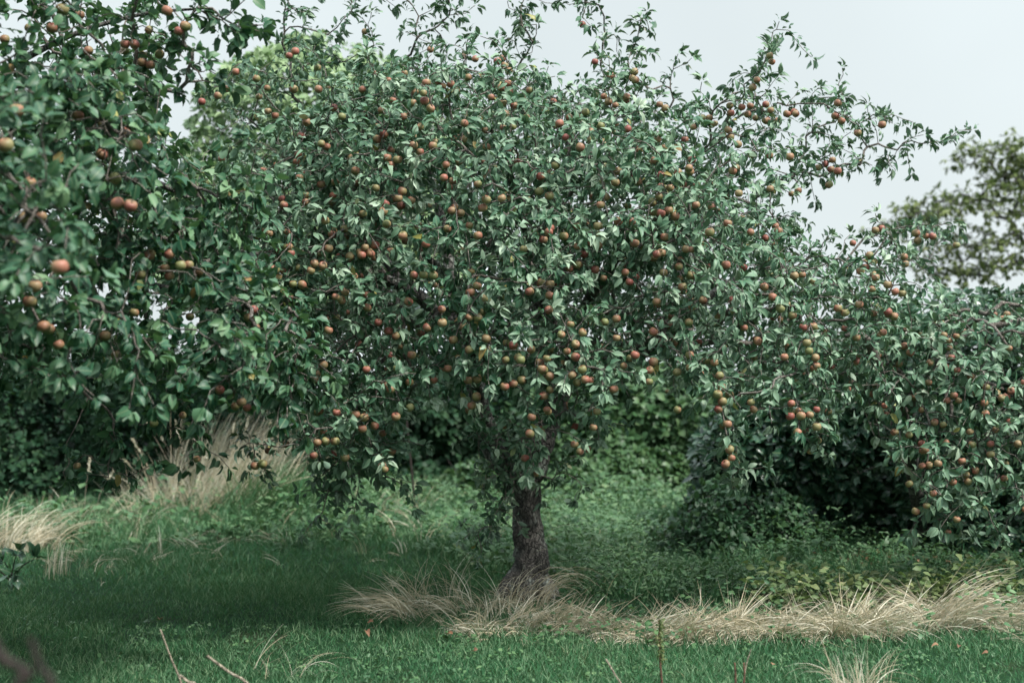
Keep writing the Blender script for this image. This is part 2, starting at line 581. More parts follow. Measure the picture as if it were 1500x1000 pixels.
class Envelope:
    def __init__(self, top, bottom, Yc, Dmax, Rr, shift=0.0):
        """top / bottom: outline in photo pixels (left to right / right to left) in the plane Y=Yc"""
        f = lambda p: (W(p[0], p[1], Yc)[0], W(p[0], p[1], Yc)[2])
        self.top = [f(p) for p in top]
        self.poly = self.top + [f(p) for p in bottom]
        self.Yc, self.D, self.R = Yc, Dmax, Rr
        self.shift = shift
        self.ph = R.random(12) * 6.28

    def ht(self, X, Z):
        d = seg_dist(self.top, X, Z)
        q = np.clip(d / self.R, 0, 1)
        return self.D * np.sqrt(np.clip(1 - (1 - q) ** 2, 0, 1)) + 0.06

    def bump(self, X, Z):
        p = self.ph
        return (np.sin(X * 5.1 + p[0] + 1.3 * np.sin(Z * 3.7 + p[1])) * 0.5 + np.sin(Z * 6.3 + p[2] + X * 2.1) * 0.4
                + np.sin(X * 11 + Z * 7 + p[3]) * 0.3)

    def sample(self, n, front=0.62, power=0.28):
        P = np.array(self.poly)
        lo, hi = P.min(0), P.max(0)
        out = []
        tot = 0
        while tot < n:
            X = R.uniform(lo[0], hi[0], n)
            Z = R.uniform(lo[1], hi[1], n)
            k = inside(self.poly, X, Z)
            out.append(np.stack([X[k], Z[k]], 1))
            tot += int(k.sum())
        q = np.concatenate(out)[:n]
        X, Z = q[:, 0], q[:, 1]
        h = self.ht(X, Z)
        s = np.where(R.random(n) < front, -1, 1)
        Y = self.Yc + s * h * (R.random(n) ** power) + 0.14 * s * self.bump(X, Z) + self.shift
        return np.stack([X, Y, Z], 1)

    def surface(self, px, py, inset=0.97):
        Y = self.Yc * 1.0
        for _ in range(8):
            p = W(px, py, Y)
            h = self.ht(np.array([p[0]]), np.array([p[2]]))[0]
            b = -0.14 * self.bump(np.array([p[0]]), np.array([p[2]]))[0]
            Y = 0.5 * Y + 0.5 * (self.Yc - h * inset + b)
        return W(px, py, Y)


# ------------------------------------------------------------------ growing a branch skeleton
class Skeleton:
    def __init__(self, cap=90000):
        self.P = np.zeros((cap, 3))
        self.T = np.zeros((cap, 3))
        self.par = np.full(cap, -1)
        self.len = np.zeros(cap)
        self.r0 = np.zeros(cap)
        self.n = 0
        self.chains = []

    def add(self, p, par, r=0.0):
        i = self.n
        self.P[i] = p
        self.par[i] = par
        if par >= 0:
            d = p - self.P[par]
            l = np.linalg.norm(d)
            self.T[i] = d / max(l, 1e-6)
            self.len[i] = self.len[par] + l
        self.r0[i] = r
        self.n += 1
        return i

    def add_path(self, path, par=-1):
        """path: (m,4) hand-built limb"""
        ids = []
        for q in path:
            par = self.add(q[:3], par, q[3])
            ids.append(par)
        return ids

    def grow(self, targets, center, droop=0.6, lift=0.3, klen=0.25, rj=0.35, step=0.09, minlen=0.14):
        T = np.asarray(targets, float)
        N = len(T)
        best = np.full(N, 1e9)
        arg = np.zeros(N, int)
        for s in range(0, self.n, 400):
            e = min(self.n, s + 400)
            d = np.linalg.norm(T[:, None] - self.P[None, s:e], axis=2) + klen * self.len[None, s:e]
            j = d.argmin(1)
            dm = d[np.arange(N), j]
            k = dm < best
            best[k] = dm[k]
            arg[k] = j[k] + s
        alive = np.ones(N, bool)
        for _ in range(N):
            i = int(np.where(alive, best, 1e9).argmin())
            alive[i] = False
            a = arg[i]
            A, tA, B = self.P[a], self.T[a], T[i]
            d = B - A
            L = np.linalg.norm(d)
            if L < minlen:
                B = A + (d / max(L, 1e-6) + R.normal(0, 0.4, 3)) * minlen
                d = B - A
                L = np.linalg.norm(d)
            outw = B - center
            outw[2] *= 0.3
            outw = outw / max(np.linalg.norm(outw), 1e-6)
            dz = droop(B) if callable(droop) else droop
            et = outw * 0.6 + np.array([0, 0, -dz]) + R.normal(0, rj, 3)
            et /= np.linalg.norm(et)
            et = et * 0.55 + d / L * 0.45
            p1 = A + (tA * 0.45 + d / L * 0.4 + np.array([0, 0, lift])) * L * 0.38
            p2 = B - et * L * 0.36
            n = max(3, int(L / step))
            first = self.n
            par = a
            ids = [a]
            for k in range(1, n + 1):
                s = k / n
                q = (1 - s) ** 3 * A + 3 * (1 - s) ** 2 * s * p1 + 3 * (1 - s) * s * s * p2 + s ** 3 * B
                if k < n:
                    q = q + R.normal(0, 0.006 + 0.01 * min(L, 1), 3)
                par = self.add(q, par)
                ids.append(par)
            self.chains.append(ids)
            nn = self.P[first:self.n]
            dd = np.linalg.norm(T[:, None] - nn[None], axis=2) + klen * self.len[None, first:self.n]
            j = dd.argmin(1)
            dm = dd[np.arange(N), j]
            k = dm < best
            best[k] = dm[k]
            arg[k] = j[k] + first

    def radii(self, tip=0.0018, ex=0.44):
        cnt = np.zeros(self.n)
        for c in self.chains:
            cnt[c[-1]] += 1
        for i in range(self.n - 1, -1, -1):
            if self.par[i] >= 0:
                cnt[self.par[i]] += cnt[i]
        r = tip * np.maximum(cnt, 1) ** ex
        h = self.r0[:self.n] > 0
        r[h] = self.r0[:self.n][h]
        for i in range(self.n):
            p = self.par[i]
            if p >= 0:
                r[i] = min(r[i], r[p])
        return r

    def wood(self, r, org, rmin=0.0):
        idx = np.array([i for c in self.chains for i in c[1:]])
        par = self.par[idx]
        k = r[idx] >= rmin
        idx, par = idx[k], par[k]
        big = r[idx] > 0.007
        parts = []
        for m, n in ((big, 8), (~big, 4)):
            if m.any():
                rp = np.minimum(r[par[m]], r[idx[m]] * 1.35)
                parts.append(frusta(self.P[par[m]] - org, self.P[idx[m]] - org, rp, r[idx[m]], n))
        return join_np(parts)

    def spurs(self, leafy=0.34, spacing=0.05, rmax=0.008, r=None):
        """points along the outer part of every chain: (pos, tangent, is_tip)"""
        P, T, K = [], [], []
        for c in self.chains:
            q = self.P[c]
            seg = np.linalg.norm(np.diff(q, axis=0), axis=1)
            cum = np.concatenate([[0], np.cumsum(seg)])
            tot = cum[-1]
            ll = min(tot, leafy * R.uniform(0.7, 1.3))
            n = max(1, int(ll / spacing))
            for s in range(n):
                d = tot - (s + 0.5 * R.random()) * ll / n if s else tot
                j = min(np.searchsorted(cum, d, side='right') - 1, len(seg) - 1)
                if r is not None and r[c[j + 1]] > rmax:
                    continue
                f = (d - cum[j]) / max(seg[j], 1e-6)
                P.append(q[j] * (1 - f) + q[j + 1] * f)
                T.append(q[j + 1] - q[j])
                K.append(s == 0)
        return np.array(P), nrm(np.array(T)), np.array(K)


def foliage(P, T, K, center, per=3, tip=6, L=(0.055, 0.085), ratio=0.27, kind="fine", sag=0.15, upw=0.6, outw=0.6,
            curl=0.28, spread=(0.6, 1.35), fold=0.3):
    cnt = np.where(K, R.integers(max(1, tip - 2), tip + 3, len(P)), R.integers(max(1, per - 1), per + 2, len(P)))
    rep = np.repeat(np.arange(len(P)), cnt)
    p, t, tipf = P[rep], T[rep], K[rep]
    n = len(p)
    a = R.uniform(spread[0], spread[1], n)
    a = np.where(tipf, a * 0.72, a)
    x = nrm(np.cross(t, rnd3(n)))
    d = t * np.cos(a)[:, None] + x * np.sin(a)[:, None] + np.array([0, 0, -sag]) + rnd3(n, 0.12)
    o = nrm((p - center) * np.array([1, 1, 0.35]))
    N = np.array([0, 0, 1.0]) * upw + o * outw + t * 0.25 + rnd3(n, 0.38)
    Ls = R.uniform(L[0], L[1], n) * np.where(R.random(n) < 0.25, R.uniform(0.45, 0.8, n), 1.0)
    Ls = Ls * np.where(tipf, 1.15, 1.0)
    Ws = Ls * ratio * R.uniform(0.75, 1.2, n)
    dn = nrm(d)
    base = p + dn * (0.012 + 0.012 * R.random(n))[:, None]
    # leaves of one spur share some of their colour
    ti = np.clip((R.random(len(P)) ** 1.3)[rep] * 0.45 + R.random(n) * 0.32 + np.where(tipf, 0.22, 0.0) * R.random(len(P))[rep] * 2, 0, 1)
    ti = np.where(R.random(n) < 0.008, R.uniform(0.975, 1.0, n), ti * 0.96)
    return base, dn, N, Ls, Ws, ti, kind, curl, fold


def clear_front(F, apples, rad_=0.03, depth=0.16):
    """drop the leaves that would smother a fruit on the side towards the camera"""
    base, dn, N, Ls, Ws, ti, kind, curl, fold = F
    if len(apples) == 0:
        return F
    c = base + dn * Ls[:, None] * 0.5
    keep = np.ones(len(c), bool)
    camp = np.array([0, 0, CAMZ])
    for a in apples:
        v = nrm(camp - a)
        d = c - a
        s = d @ v
        q = np.linalg.norm(d - s[:, None] * v, axis=1)
        keep &= ~((s > -0.01) & (s < depth) & (q < rad_))
    return base[keep], dn[keep], N[keep], Ls[keep], Ws[keep], ti[keep], kind, curl, fold


def leaf_object(name, F, mat, parent, **props):
    base, dn, N, Ls, Ws, ti, kind, curl, fold = F
    org = np.array(parent.location)
    V, a, b, A = leaves_np(base - org, dn, N, Ls, Ws, kind, curl, fold, ti)
    return link(name, mesh_np(name, V, a, b, mat, attr={"leaf": A}), parent, **props)


def solid_object(name, parts, mat, parent, smooth=True, **props):
    V, a, b, A = join_np(parts)
    org = np.array(parent.location) if parent is not None else np.zeros(3)
    return link(name, mesh_np(name, V - org, a, b, mat, smooth=smooth), parent, **props)


# ------------------------------------------------------------------ ground
def gz(X, Y):
    X = np.asarray(X, float)
    Y = np.asarray(Y, float)
    return 0.018 * np.sin(X * 1.7 + 0.4 * Y) + 0.014 * np.sin(Y * 2.3 - X) + 0.02 * np.sin(X * 0.6 + 2) * np.sin(Y * 0.5)


def make_ground():
    xs = np.concatenate([-np.geomspace(400, 9, 14), np.linspace(-8.5, 8.5, 120), np.geomspace(9, 400, 14)])
    ys = np.concatenate([-np.geomspace(200, 3, 10), np.linspace(-2, 24, 180), np.geomspace(25, 900, 16)])
    X, Y = np.meshgrid(xs, ys)
    far = np.clip((np.hypot(X, Y) - 25) / 10, 0, 1)
    Z = gz(X, Y) * (1 - far)
    nx, ny = len(xs), len(ys)
    i = (np.arange(ny - 1)[:, None] * nx + np.arange(nx - 1)[None]).ravel()
    F = np.stack([i, i + 1, i + 1 + nx, i + nx], 1)
    m, t, o = new_mat("soil_and_turf")
    n1 = noise(t, 1.1, 4)
    n2 = noise(t, 26, 5)
    base = ramp_node(t, [(0.3, (0.006, 0.022, 0.009)), (0.6, (0.012, 0.042, 0.016)), (0.8, (0.022, 0.045, 0.018))], n2)
    brown = ramp_node(t, [(0.3, (0.02, 0.015, 0.01)), (0.7, (0.07, 0.05, 0.03))], n2)
    base = mixc(t, ramp_node(t, [(0.58, (0, 0, 0)), (0.75, (0.6, 0.6, 0.6))], n1), base, brown)
    p = t.nodes.new("ShaderNodeBsdfPrincipled")
    p.inputs["Roughness"].default_value = 0.95
    p.inputs["Specular IOR Level"].default_value = 0.1
    t.links.new(base, p.inputs["Base Color"])
    b = t.nodes.new("ShaderNodeBump")
    b.inputs["Distance"].default_value = 0.02
    t.links.new(n2, b.inputs["Height"])
    t.links.new(b.outputs[0], p.inputs["Normal"])
    t.links.new(p.outputs[0], o.inputs[0])
    V = np.stack([X.ravel(), Y.ravel(), Z.ravel()], 1)
    link("lawn_ground", mesh_np("lawn_ground", V, np.zeros((0, 3)), F, m), None, kind="structure")


make_ground()


def blades(B, H, az, phi0, kap, wd, tint, seg=3, side=None):
    """grass ribbons: base B, length H, lean azimuth az, start angle phi0 from vertical, total bend kap"""
    n = len(B)
    d = np.stack([np.cos(az), np.sin(az), np.zeros(n)], 1)
    pts = [B]
    cur = B.copy()
    for s in range(seg):
        ph = phi0 + kap * (s + 0.5) / seg
        cur = cur + (H / seg)[:, None] * (np.cos(ph)[:, None] * np.array([0, 0, 1.0]) + np.sin(ph)[:, None] * d)
        g = gz(cur[:, 0], cur[:, 1]) + 0.004
        cur[:, 2] = np.maximum(cur[:, 2], g + 0.01 * R.random(n))
        pts.append(cur.copy())
    if side is None:
        sa = R.uniform(0, math.pi, n)
        side = np.stack([np.cos(sa), 0.35 * np.sin(sa), np.zeros(n)], 1)
    V = []
    for s in range(seg):
        ww = wd * (1 - (s / seg) ** 1.5 * 0.8)
        V += [pts[s] - side * ww[:, None], pts[s] + side * ww[:, None]]
    V.append(pts[seg])
    V = np.stack(V, 1)
    k = 2 * seg + 1
    f4 = [(2 * s, 2 * s + 1, 2 * s + 3, 2 * s + 2) for s in range(seg - 1)]
    f3 = [(2 * seg - 2, 2 * seg - 1, 2 * seg)]
    off = (np.arange(n) * k)[:, None, None]
    F4 = (np.array(f4).reshape(-1, 4)[None] + off).reshape(-1, 4)
    F3 = (np.array(f3)[None] + off).reshape(-1, 3)
    A = np.zeros((n, k, 4))
    A[..., 0] = tint[:, None]
    A[..., 1] = 0.5
    A[..., 3] = 1
    return V.reshape(-1, 3), F3, F4, A.reshape(-1, 4)


def at_ground(px, py):
    Y = CAMZ * FPX / (py - HOR)
    return (px - 750) / FPX * Y, Y


def in_frame(X, Y, m=0.5):
    return np.abs(X) < Y * 0.375 + m


# lawn: short blades, denser where near
def make_lawn():
    parts = []
    for (y0, y1, dens, h0, h1, wd) in ((5.7, 7.4, 8000, 0.025, 0.075, 0.0021), (7.4, 9.6, 6000, 0.03, 0.085, 0.0026), (9.6, 13.5, 2600, 0.04, 0.12, 0.0038), (13.5, 20, 450, 0.06, 0.18, 0.007)):
        area = (y1 - y0) * (2 * (y1 * 0.375 + 0.5))
        n = int(area * dens)
        X = R.uniform(-(y1 * 0.375 + 0.5), y1 * 0.375 + 0.5, n)
        Y = R.uniform(y0, y1, n)
        # clumpy density and height
        cl = np.sin(X * 7 + 2 * np.sin(Y * 5)) * np.sin(Y * 8 + 1.5 * np.sin(X * 4)) * 0.5 + 0.5 * np.sin(X * 2.3 + Y * 1.9)
        k = in_frame(X, Y) & (R.random(n) < 0.72 + 0.35 * cl)
        # beyond the cut strip on the right there is no lawn
        k &= ~((X > 0.6) & (Y > 8.0 + R.random(n) * 0.5) & (R.random(n) < 0.6))
        X, Y, cl = X[k], Y[k], cl[k]
        n = len(X)
        B = np.stack([X, Y, gz(X, Y) - 0.004], 1)
        H = R.uniform(h0, h1, n) * (1 + 0.35 * cl)
        parts.append(blades(B, H, R.uniform(0, 6.28, n), R.uniform(0.05, 0.9, n), R.uniform(0.2, 1.5, n), np.full(n, wd) * R.uniform(0.7, 1.3, n),
                            np.clip(R.random(n) ** 1.2 * 0.9 + 0.10 * cl, 0, 0.93) + (R.random(n) < 0.05) * 0.07, 2))
    V, a, b, A = join_np(parts)
    link("lawn_grass", mesh_np("lawn_grass", V, a, b, M_GRASS, attr={"leaf": A}), None, kind="stuff",
         label="short green lawn grass under and in front of the apple trees", category="grass")


make_lawn()


# ------------------------------------------------------------------ low plants between lawn and hedge
def clumps(region, n, h, L, ratio=0.3, per=9, kind="low", stem=True, tint=(0, 0.9)):
    """leafy weeds: per clump several upright stems with leaves up them. region: (x0,x1,y0,y1) or callable"""
    X = []
    while len(X) < n:
        x, y = region()
        X.append((x, y))
    X = np.array(X)
    B = np.stack([X[:, 0], X[:, 1], gz(X[:, 0], X[:, 1])], 1)
    rep = np.repeat(np.arange(n), per)
    m = len(rep)
    big = 0.5 + 0.35 * np.sin(X[:, 0] * 3.1 + 1.7 * np.sin(X[:, 1] * 1.3)) + 0.35 * np.sin(X[:, 1] * 2.3 + X[:, 0])
    hh = R.uniform(h[0], h[1], n) * np.clip(0.45 + big, 0.35, 1.7)
    z = R.random(m) ** 0.7
    az = R.uniform(0, 6.28, m)
    lean = np.stack([np.cos(az), np.sin(az), np.zeros(m)], 1)
    P = B[rep] + np.array([0, 0, 1.0]) * (hh[rep] * z)[:, None] + lean * (0.02 + 0.35 * hh[rep] * R.random(m) ** 1.2)[:, None]
    D = lean + np.array([0, 0, 1.0]) * R.uniform(-0.2, 0.9, m)[:, None]
    N = np.array([0, 0, 1.0]) + rnd3(m, 0.35) + np.array([0, -0.25, 0])
    Ls = R.uniform(L[0], L[1], m)
    return leaves_np(P, D, N, Ls, Ls * ratio * R.uniform(0.8, 1.2, m), kind, 0.3, 0.25, np.clip(R.uniform(tint[0], tint[1], n)[rep] * 0.6 + R.uniform(tint[0], tint[1], m) * 0.4, 0, 1))


def px_region(pts):
    """random ground points inside a photo-pixel polygon laid on the ground"""
    P = [at_ground(*p) for p in pts]
    lo, hi = np.min(P, 0), np.max(P, 0)

    def f():
        while True:
            x, y = R.uniform(lo[0], hi[0]), R.uniform(lo[1], hi[1])
            if inside(P, np.array([x]), np.array([y]))[0]:
                return x, y
    return f


def stuff(name, parts, mat, label, cat):
    V, a, b, A = join_np(parts)
    return link(name, mesh_np(name, V, a, b, mat, attr={"leaf": A}), None, kind="stuff", label=label, category=cat)


def make_undergrowth():
    # bright weeds in the open strip behind the trunk and on the left
    f1 = px_region([(200, 765), (500, 728), (640, 700), (1000, 700), (1080, 740), (980, 800), (880, 850), (700, 835), (560, 790), (420, 812), (300, 785), (240, 800)])
    f2 = px_region([(820, 850), (830, 770), (960, 730), (1250, 800), (1500, 840), (1640, 850), (1500, 885), (1100, 880), (860, 872)])
    f3 = px_region([(-150, 800), (-150, 765), (240, 755), (420, 760), (420, 790), (240, 800)])
    parts = [clumps(f1, 650, (0.03, 0.22), (0.03, 0.11), 0.3), clumps(f1, 1300, (0.05, 0.34), (0.03, 0.09), 0.15, per=14, kind="fine", tint=(0.1, 1)), clumps(f2, 750, (0.03, 0.17), (0.02, 0.055), 0.32, per=12, tint=(0, 0.8)),
             clumps(f2, 900, (0.06, 0.26), (0.03, 0.075), 0.15, per=14, kind="fine"), clumps(f3, 350, (0.04, 0.22), (0.05, 0.11), 0.28), clumps(f3, 120, (0.15, 0.4), (0.06, 0.14), 0.2)]
    stuff("undergrowth", parts, M_WEED, "low leafy green weeds between the lawn and the hedge", "undergrowth")
    # taller grass among them
    gp = []
    for f, n, h in ((f1, 12000, (0.1, 0.34)), (f2, 13000, (0.06, 0.24)), (f3, 8000, (0.08, 0.42))):
        X = np.array([f() for _ in range(n)])
        B = np.stack([X[:, 0], X[:, 1], gz(X[:, 0], X[:, 1])], 1)
        t = R.random(n) ** 0.9 * 0.93
        gp.append(blades(B, R.uniform(h[0], h[1], n), R.uniform(0, 6.28, n), R.uniform(0.0, 0.4, n), R.uniform(0.3, 1.6, n), R.uniform(0.002, 0.0045, n), t + (R.random(n) < 0.35) * 0.07, 3))
    stuff("meadow_grass", gp, M_GRASS, "taller unmown grass mixed with weeds behind the lawn", "grass")
    f7 = px_region([(650, 905), (850, 890), (1310, 888), (1330, 925), (1500, 925), (1500, 955), (900, 955), (640, 940)])
    stuff("clover", [clumps(f7, 110, (0.05, 0.22), (0.02, 0.045), 0.35, per=10), clumps(px_region([(60, 1100), (30, 900), (1470, 960), (1480, 1100)]), 330, (0.015, 0.05), (0.012, 0.026), 0.45, per=7)], M_WEED,
          "small green weeds and clover growing through the dry grass band and the lawn", "clover")
    X = np.array([f7() for _ in range(2600)])
    n7 = len(X)
    V, a, b, A = blades(np.stack([X[:, 0], X[:, 1], gz(X[:, 0], X[:, 1])], 1), R.uniform(0.04, 0.14, n7), R.uniform(0, 6.28, n7), R.uniform(0, 0.5, n7), R.uniform(0.2, 1.4, n7), R.uniform(0.0016, 0.003, n7), R.random(n7), 3)
    stuff("new_grass", [(V, a, b, A)], M_GRASS, "green grass blades pushing up through the pale dry band", "grass")
    # yellowing patch above the hay at the right
    f4 = px_region([(1110, 890), (1130, 862), (1290, 858), (1420, 872), (1500, 885), (1500, 905), (1290, 905), (1120, 900)])
    parts = [clumps(f4, 230, (0.05, 0.3), (0.035, 0.075), 0.3, per=8, kind="fine", tint=(0, 1))]
    stuff("yellow_weeds", parts, M_YWEED, "yellowing leafy weeds just behind the dry grass band", "weeds")
    # brown leaf litter below the right hedge
    n = 1500
    f5 = px_region([(1130, 822), (1170, 792), (1300, 770), (1700, 775), (1700, 850), (1420, 852)])
    X = np.array([f5() for _ in range(n)])
    P = np.stack([X[:, 0], X[:, 1], gz(X[:, 0], X[:, 1]) + R.uniform(0.01, 0.07, n)], 1)
    f6 = px_region([(830, 745), (850, 700), (1040, 700), (1060, 740)])
    X = np.array([f6() for _ in range(160)])
    P = np.concatenate([P, np.stack([X[:, 0], X[:, 1], gz(X[:, 0], X[:, 1]) + R.uniform(0.05, 0.3, 160)], 1)])
    n = len(P)
    Ls = R.uniform(0.035, 0.07, n)
    stuff("fallen_leaves", [leaves_np(P, rnd3(n) * [1, 1, 0.3], rnd3(n, 0.5) + [0, -0.3, 1], Ls, Ls * 0.35, "low", 0.4, 0.4)], M_LITTER,
          "reddish brown leaf litter on the ground under the right hedge", "fallen leaves")


make_undergrowth()


# a few single fallen leaves on the lawn
for px, py, s in ((1022, 855, 0.04), (1372, 962, 0.035), (1402, 963, 0.03), (1445, 974, 0.03), (537, 935, 0.04), (548, 922, 0.035), (235, 918, 0.04), (655, 937, 0.045), (700, 965, 0.03), (1130, 985, 0.03)):
    x, y = at_ground(px, py)
    t_ = np.array([[0, 0, 0.05]])
    V, a, b, A = leaves_np(t_ * 0, np.array([[R.normal(), R.normal(), 0.2]]), np.array([[0.2, -0.5, 1.0]]), np.array([s]), np.array([s * 0.4]), "fine", 0.5, 0.6, R.random(1))
    o = link("fallen_leaf", mesh_np("fallen_leaf", V, a, b, M_LITTER, attr={"leaf": A}), None, [x, y, float(gz(x, y)) + 0.05],
             label="dry brown leaf lying on the short lawn", category="fallen leaf", group="single leaves fallen on the lawn")


# ------------------------------------------------------------------ dry grass
def hay(px, py, n, az, spread, L, phi0, kap, sx, sy, wd=0.0028, lock=9):
    """dry strands gathered in locks that lie the same way"""
    x, y = at_ground(px, py)
    m = max(1, n // lock)
    g = R.integers(0, m, n)
    X = (x + R.normal(0, sx, m))[g] + R.normal(0, 0.022, n)
    Y = (y + R.normal(0, sy, m))[g] + R.normal(0, 0.022, n)
    B = np.stack([X, Y, gz(X, Y) + R.random(n) * 0.03], 1)
    t = np.clip(R.random(m)[g] * 0.4 + R.random(n) * 0.65, 0, 1)
    ll = R.uniform(0.75, 1.1, m)[g]
    return blades(B, R.uniform(L[0], L[1], n) * ll, rad(az) + R.normal(0, rad(spread), m)[g] + R.normal(0, 0.24, n),
                  np.clip(R.normal(phi0, 0.22, m)[g] + R.normal(0, 0.12, n), 0, 1.5), R.normal(kap, 0.3, m)[g] + R.normal(0, 0.2, n), R.uniform(0.5, 1.3, n) * wd, t, 7,
                  side=nrm(np.stack([R.normal(0, 1, n), R.normal(0, 0.4, n), R.normal(0, 1, n)], 1)))


def hay_thing(name, label, cat, specs, kind=None):
    parts = [hay(*s) for s in specs]
    V, a, b, A = join_np(parts)
    o = link(name, mesh_np(name, V, a, b, M_HAY, attr={"leaf": A}), None, label=label, category=cat)
    if kind:
        o["kind"] = kind
    else:
        pass
    return o


H0, K0 = 0.35, 1.75
specs = []
# (px, py of roots, count, azimuth (deg, 0=right, -90=towards camera), spread, length, start angle, bend, spread x, y)
for px, py, n, azm, L in ((700, 915, 480, -115, 0.36), (755, 905, 480, -80, 0.36), (815, 905, 800, -60, 0.42), (870, 912, 700, -70, 0.36),
                          (940, 918, 800, -130, 0.40), (985, 915, 900, -80, 0.44), (1040, 915, 900, -60, 0.45), (1095, 913, 900, -75, 0.44), (1150, 915, 900, -40, 0.45),
                          (1205, 915, 1000, -120, 0.45), (1245, 915, 1100, -70, 0.5), (1285, 918, 900, -30, 0.5)):
    specs.append((px, py + 10, int(n * 0.30), azm, 42, (L * 0.35, L * 0.74), 0.98, 1.0, 0.10, 0.09))
    specs.append((px, py + 2, int(n * 0.26), azm + 75, 60, (L * 0.4, L * 0.8), 1.1, 0.6, 0.14, 0.09))
    specs.append((px, py - 5, int(n * 0.04), 0, 180, (L * 0.3, L * 0.6), 0.7, 0.6, 0.14, 0.1, 0.0018, 3))
hay_thing("cut_grass_band", "long low band of flopped pale dry grass between lawn and weeds, right of the trunk", "dry grass", specs, "stuff")
specs = [(1375, 922, 340, -8, 18, (0.3, 0.55), 0.8, 1.05, 0.08, 0.10), (1420, 928, 300, -35, 22, (0.25, 0.45), 0.9, 1.1, 0.14, 0.1),
         (1350, 912, 160, -150, 20, (0.2, 0.35), 0.7, 1.2, 0.08, 0.1), (1520, 928, 280, -25, 22, (0.25, 0.45), 0.9, 1.1, 0.16, 0.1)]
hay_thing("dry_grass_tuft", "wind-combed dry grass tuft at the right end of the pale band", "dry grass", specs)
specs = [(605, 900, 130, -165, 30, (0.28, 0.45), 0.85, 1.1, 0.08, 0.12), (640, 900, 80, -140, 40, (0.2, 0.36), 0.8, 1.1, 0.12, 0.12), (575, 902, 80, 178, 26, (0.2, 0.42), 0.85, 1.1, 0.1, 0.12),
         (640, 885, 60, 0, 180, (0.2, 0.4), 0.2, 1.0, 0.15, 0.1, 0.002, 3)]
hay_thing("dry_grass_tuft", "loose dry grass tuft left of the apple trunk, leaning left", "dry grass", specs)
specs = [(755, 886, 80, -60, 60, (0.2, 0.4), 0.2, 1.7, 0.10, 0.05, 0.002, 4), (715, 893, 90, -140, 40, (0.18, 0.34), 0.6, 1.3, 0.1, 0.06, 0.002, 6), (775, 886, 40, -15, 22, (0.4, 0.62), 0.05, 2.2, 0.08, 0.03, 0.0022, 6)]
hay_thing("dry_grass_tuft", "thin arching dry stems around the foot of the trunk", "dry grass", specs)
# tall bleached grass at the left in front of the hedge
x0, y0 = 0, 0
specs = []
for px, py, n, azm, L in ((285, 765, 300, 20, 1.05), (310, 765, 330, 30, 1.3), (335, 768, 330, 0, 1.2), (260, 768, 200, 150, 0.8), (375, 768, 200, 10, 1.1), (225, 772, 120, 100, 0.75)):
    specs.append((px, py, n, azm, 35, (L * 0.45, L * 1.0), 0.12, 0.75, 0.16, 0.3, 0.0036, 10))
tall = hay_thing("tall_dry_grass", "tall bleached seeding grass leaning right before the left hedge", "dry grass", specs)
# its green neighbour blades
n = 1500
x, y = at_ground(400, 772)
X = x + R.normal(0, 0.25, n)
Y = y + R.normal(0, 0.25, n)
V, a, b, A = blades(np.stack([X, Y, gz(X, Y)], 1), R.uniform(0.4, 0.85, n), rad(-20) + R.normal(0, 1.0, n), R.uniform(0, 0.2, n), R.uniform(0.8, 2.0, n), R.uniform(0.003, 0.006, n), 0.3 + 0.6 * R.random(n), 6)
link("green_grass_tussock", mesh_np("green_grass_tussock", V, a, b, M_GRASS, attr={"leaf": A}), None, label="arching green grass tussock right of the tall bleached grass", category="grass tussock")


def seed_heads(tuft_pts, parent, mat):
    """fluffy seed heads as short dense ears"""
    org = np.array(parent.location)
    Ps, Ds = [], []
    stems = []
    for (p, top) in tuft_pts:
        p, top = np.array(p, float), np.array(top, float)
        mid = (p + top) / 2 + np.array([0, 0, 0.08])
        path = smooth_path([(*p, 0.003), (*mid, 0.0025), (*top, 0.0018)], 5)
        stems.append(tube(path, 5))
        d = nrm(path[-1, :3] - path[-3, :3])
        m = 46
        s = R.random(m)
        Ps.append(top + d * (s * 0.13)[:, None] - d * 0.02)
        Ds.append(d[None] * 1.0 + rnd3(m, 0.35) * (1 - 0.5 * s)[:, None])
    P, D = np.concatenate(Ps), np.concatenate(Ds)
    k = len(P)
    V, a, b, A = leaves_np(P - org, D, rnd3(k), np.full(k, 0.035), np.full(k, 0.005), "low", 0.2, 0.2, 0.3 + 0.7 * R.random(k))
    link("seed_heads", mesh_np("seed_heads", V, a, b, M_HAY, attr={"leaf": A}), parent)
    solid_object("stem", stems, M_DEAD, parent)


hp = []
for bx, tx, ty in ((290, 222, 630), (280, 240, 645), (300, 262, 635), (300, 282, 640), (310, 318, 660), (330, 340, 640), (330, 375, 600), (340, 385, 588), (345, 402, 590), (350, 412, 610), (360, 425, 605), (350, 395, 620), (365, 447, 618), (330, 360, 630), (300, 300, 670), (250, 205, 660), (230, 190, 680), (120, 130, 690), (135, 160, 700)):
    gx, gy = at_ground(bx, 772)
    gy += R.normal(0, 0.2)
    hp.append(((gx, gy, 0), W(tx, ty, gy)))
seed_heads(hp, tall, M_HAY)
specs = [(35, 805, 220, 20, 40, (0.3, 0.55), 0.3, 1.6, 0.14, 0.15, 0.003), (-30, 805, 220, 20, 60, (0.3, 0.6), 0.3, 1.6, 0.2, 0.15, 0.003)]
hay_thing("dry_grass_tuft", "pale dry grass tuft at the left edge of the lawn", "dry grass", specs)
specs = [(82, 840, 40, 40, 60, (0.2, 0.42), 0.02, 0.6, 0.05, 0.05, 0.0025, 5)]
hay_thing("dry_grass_tuft", "sparse upright pale stems beside the small dark sapling", "dry grass", specs)
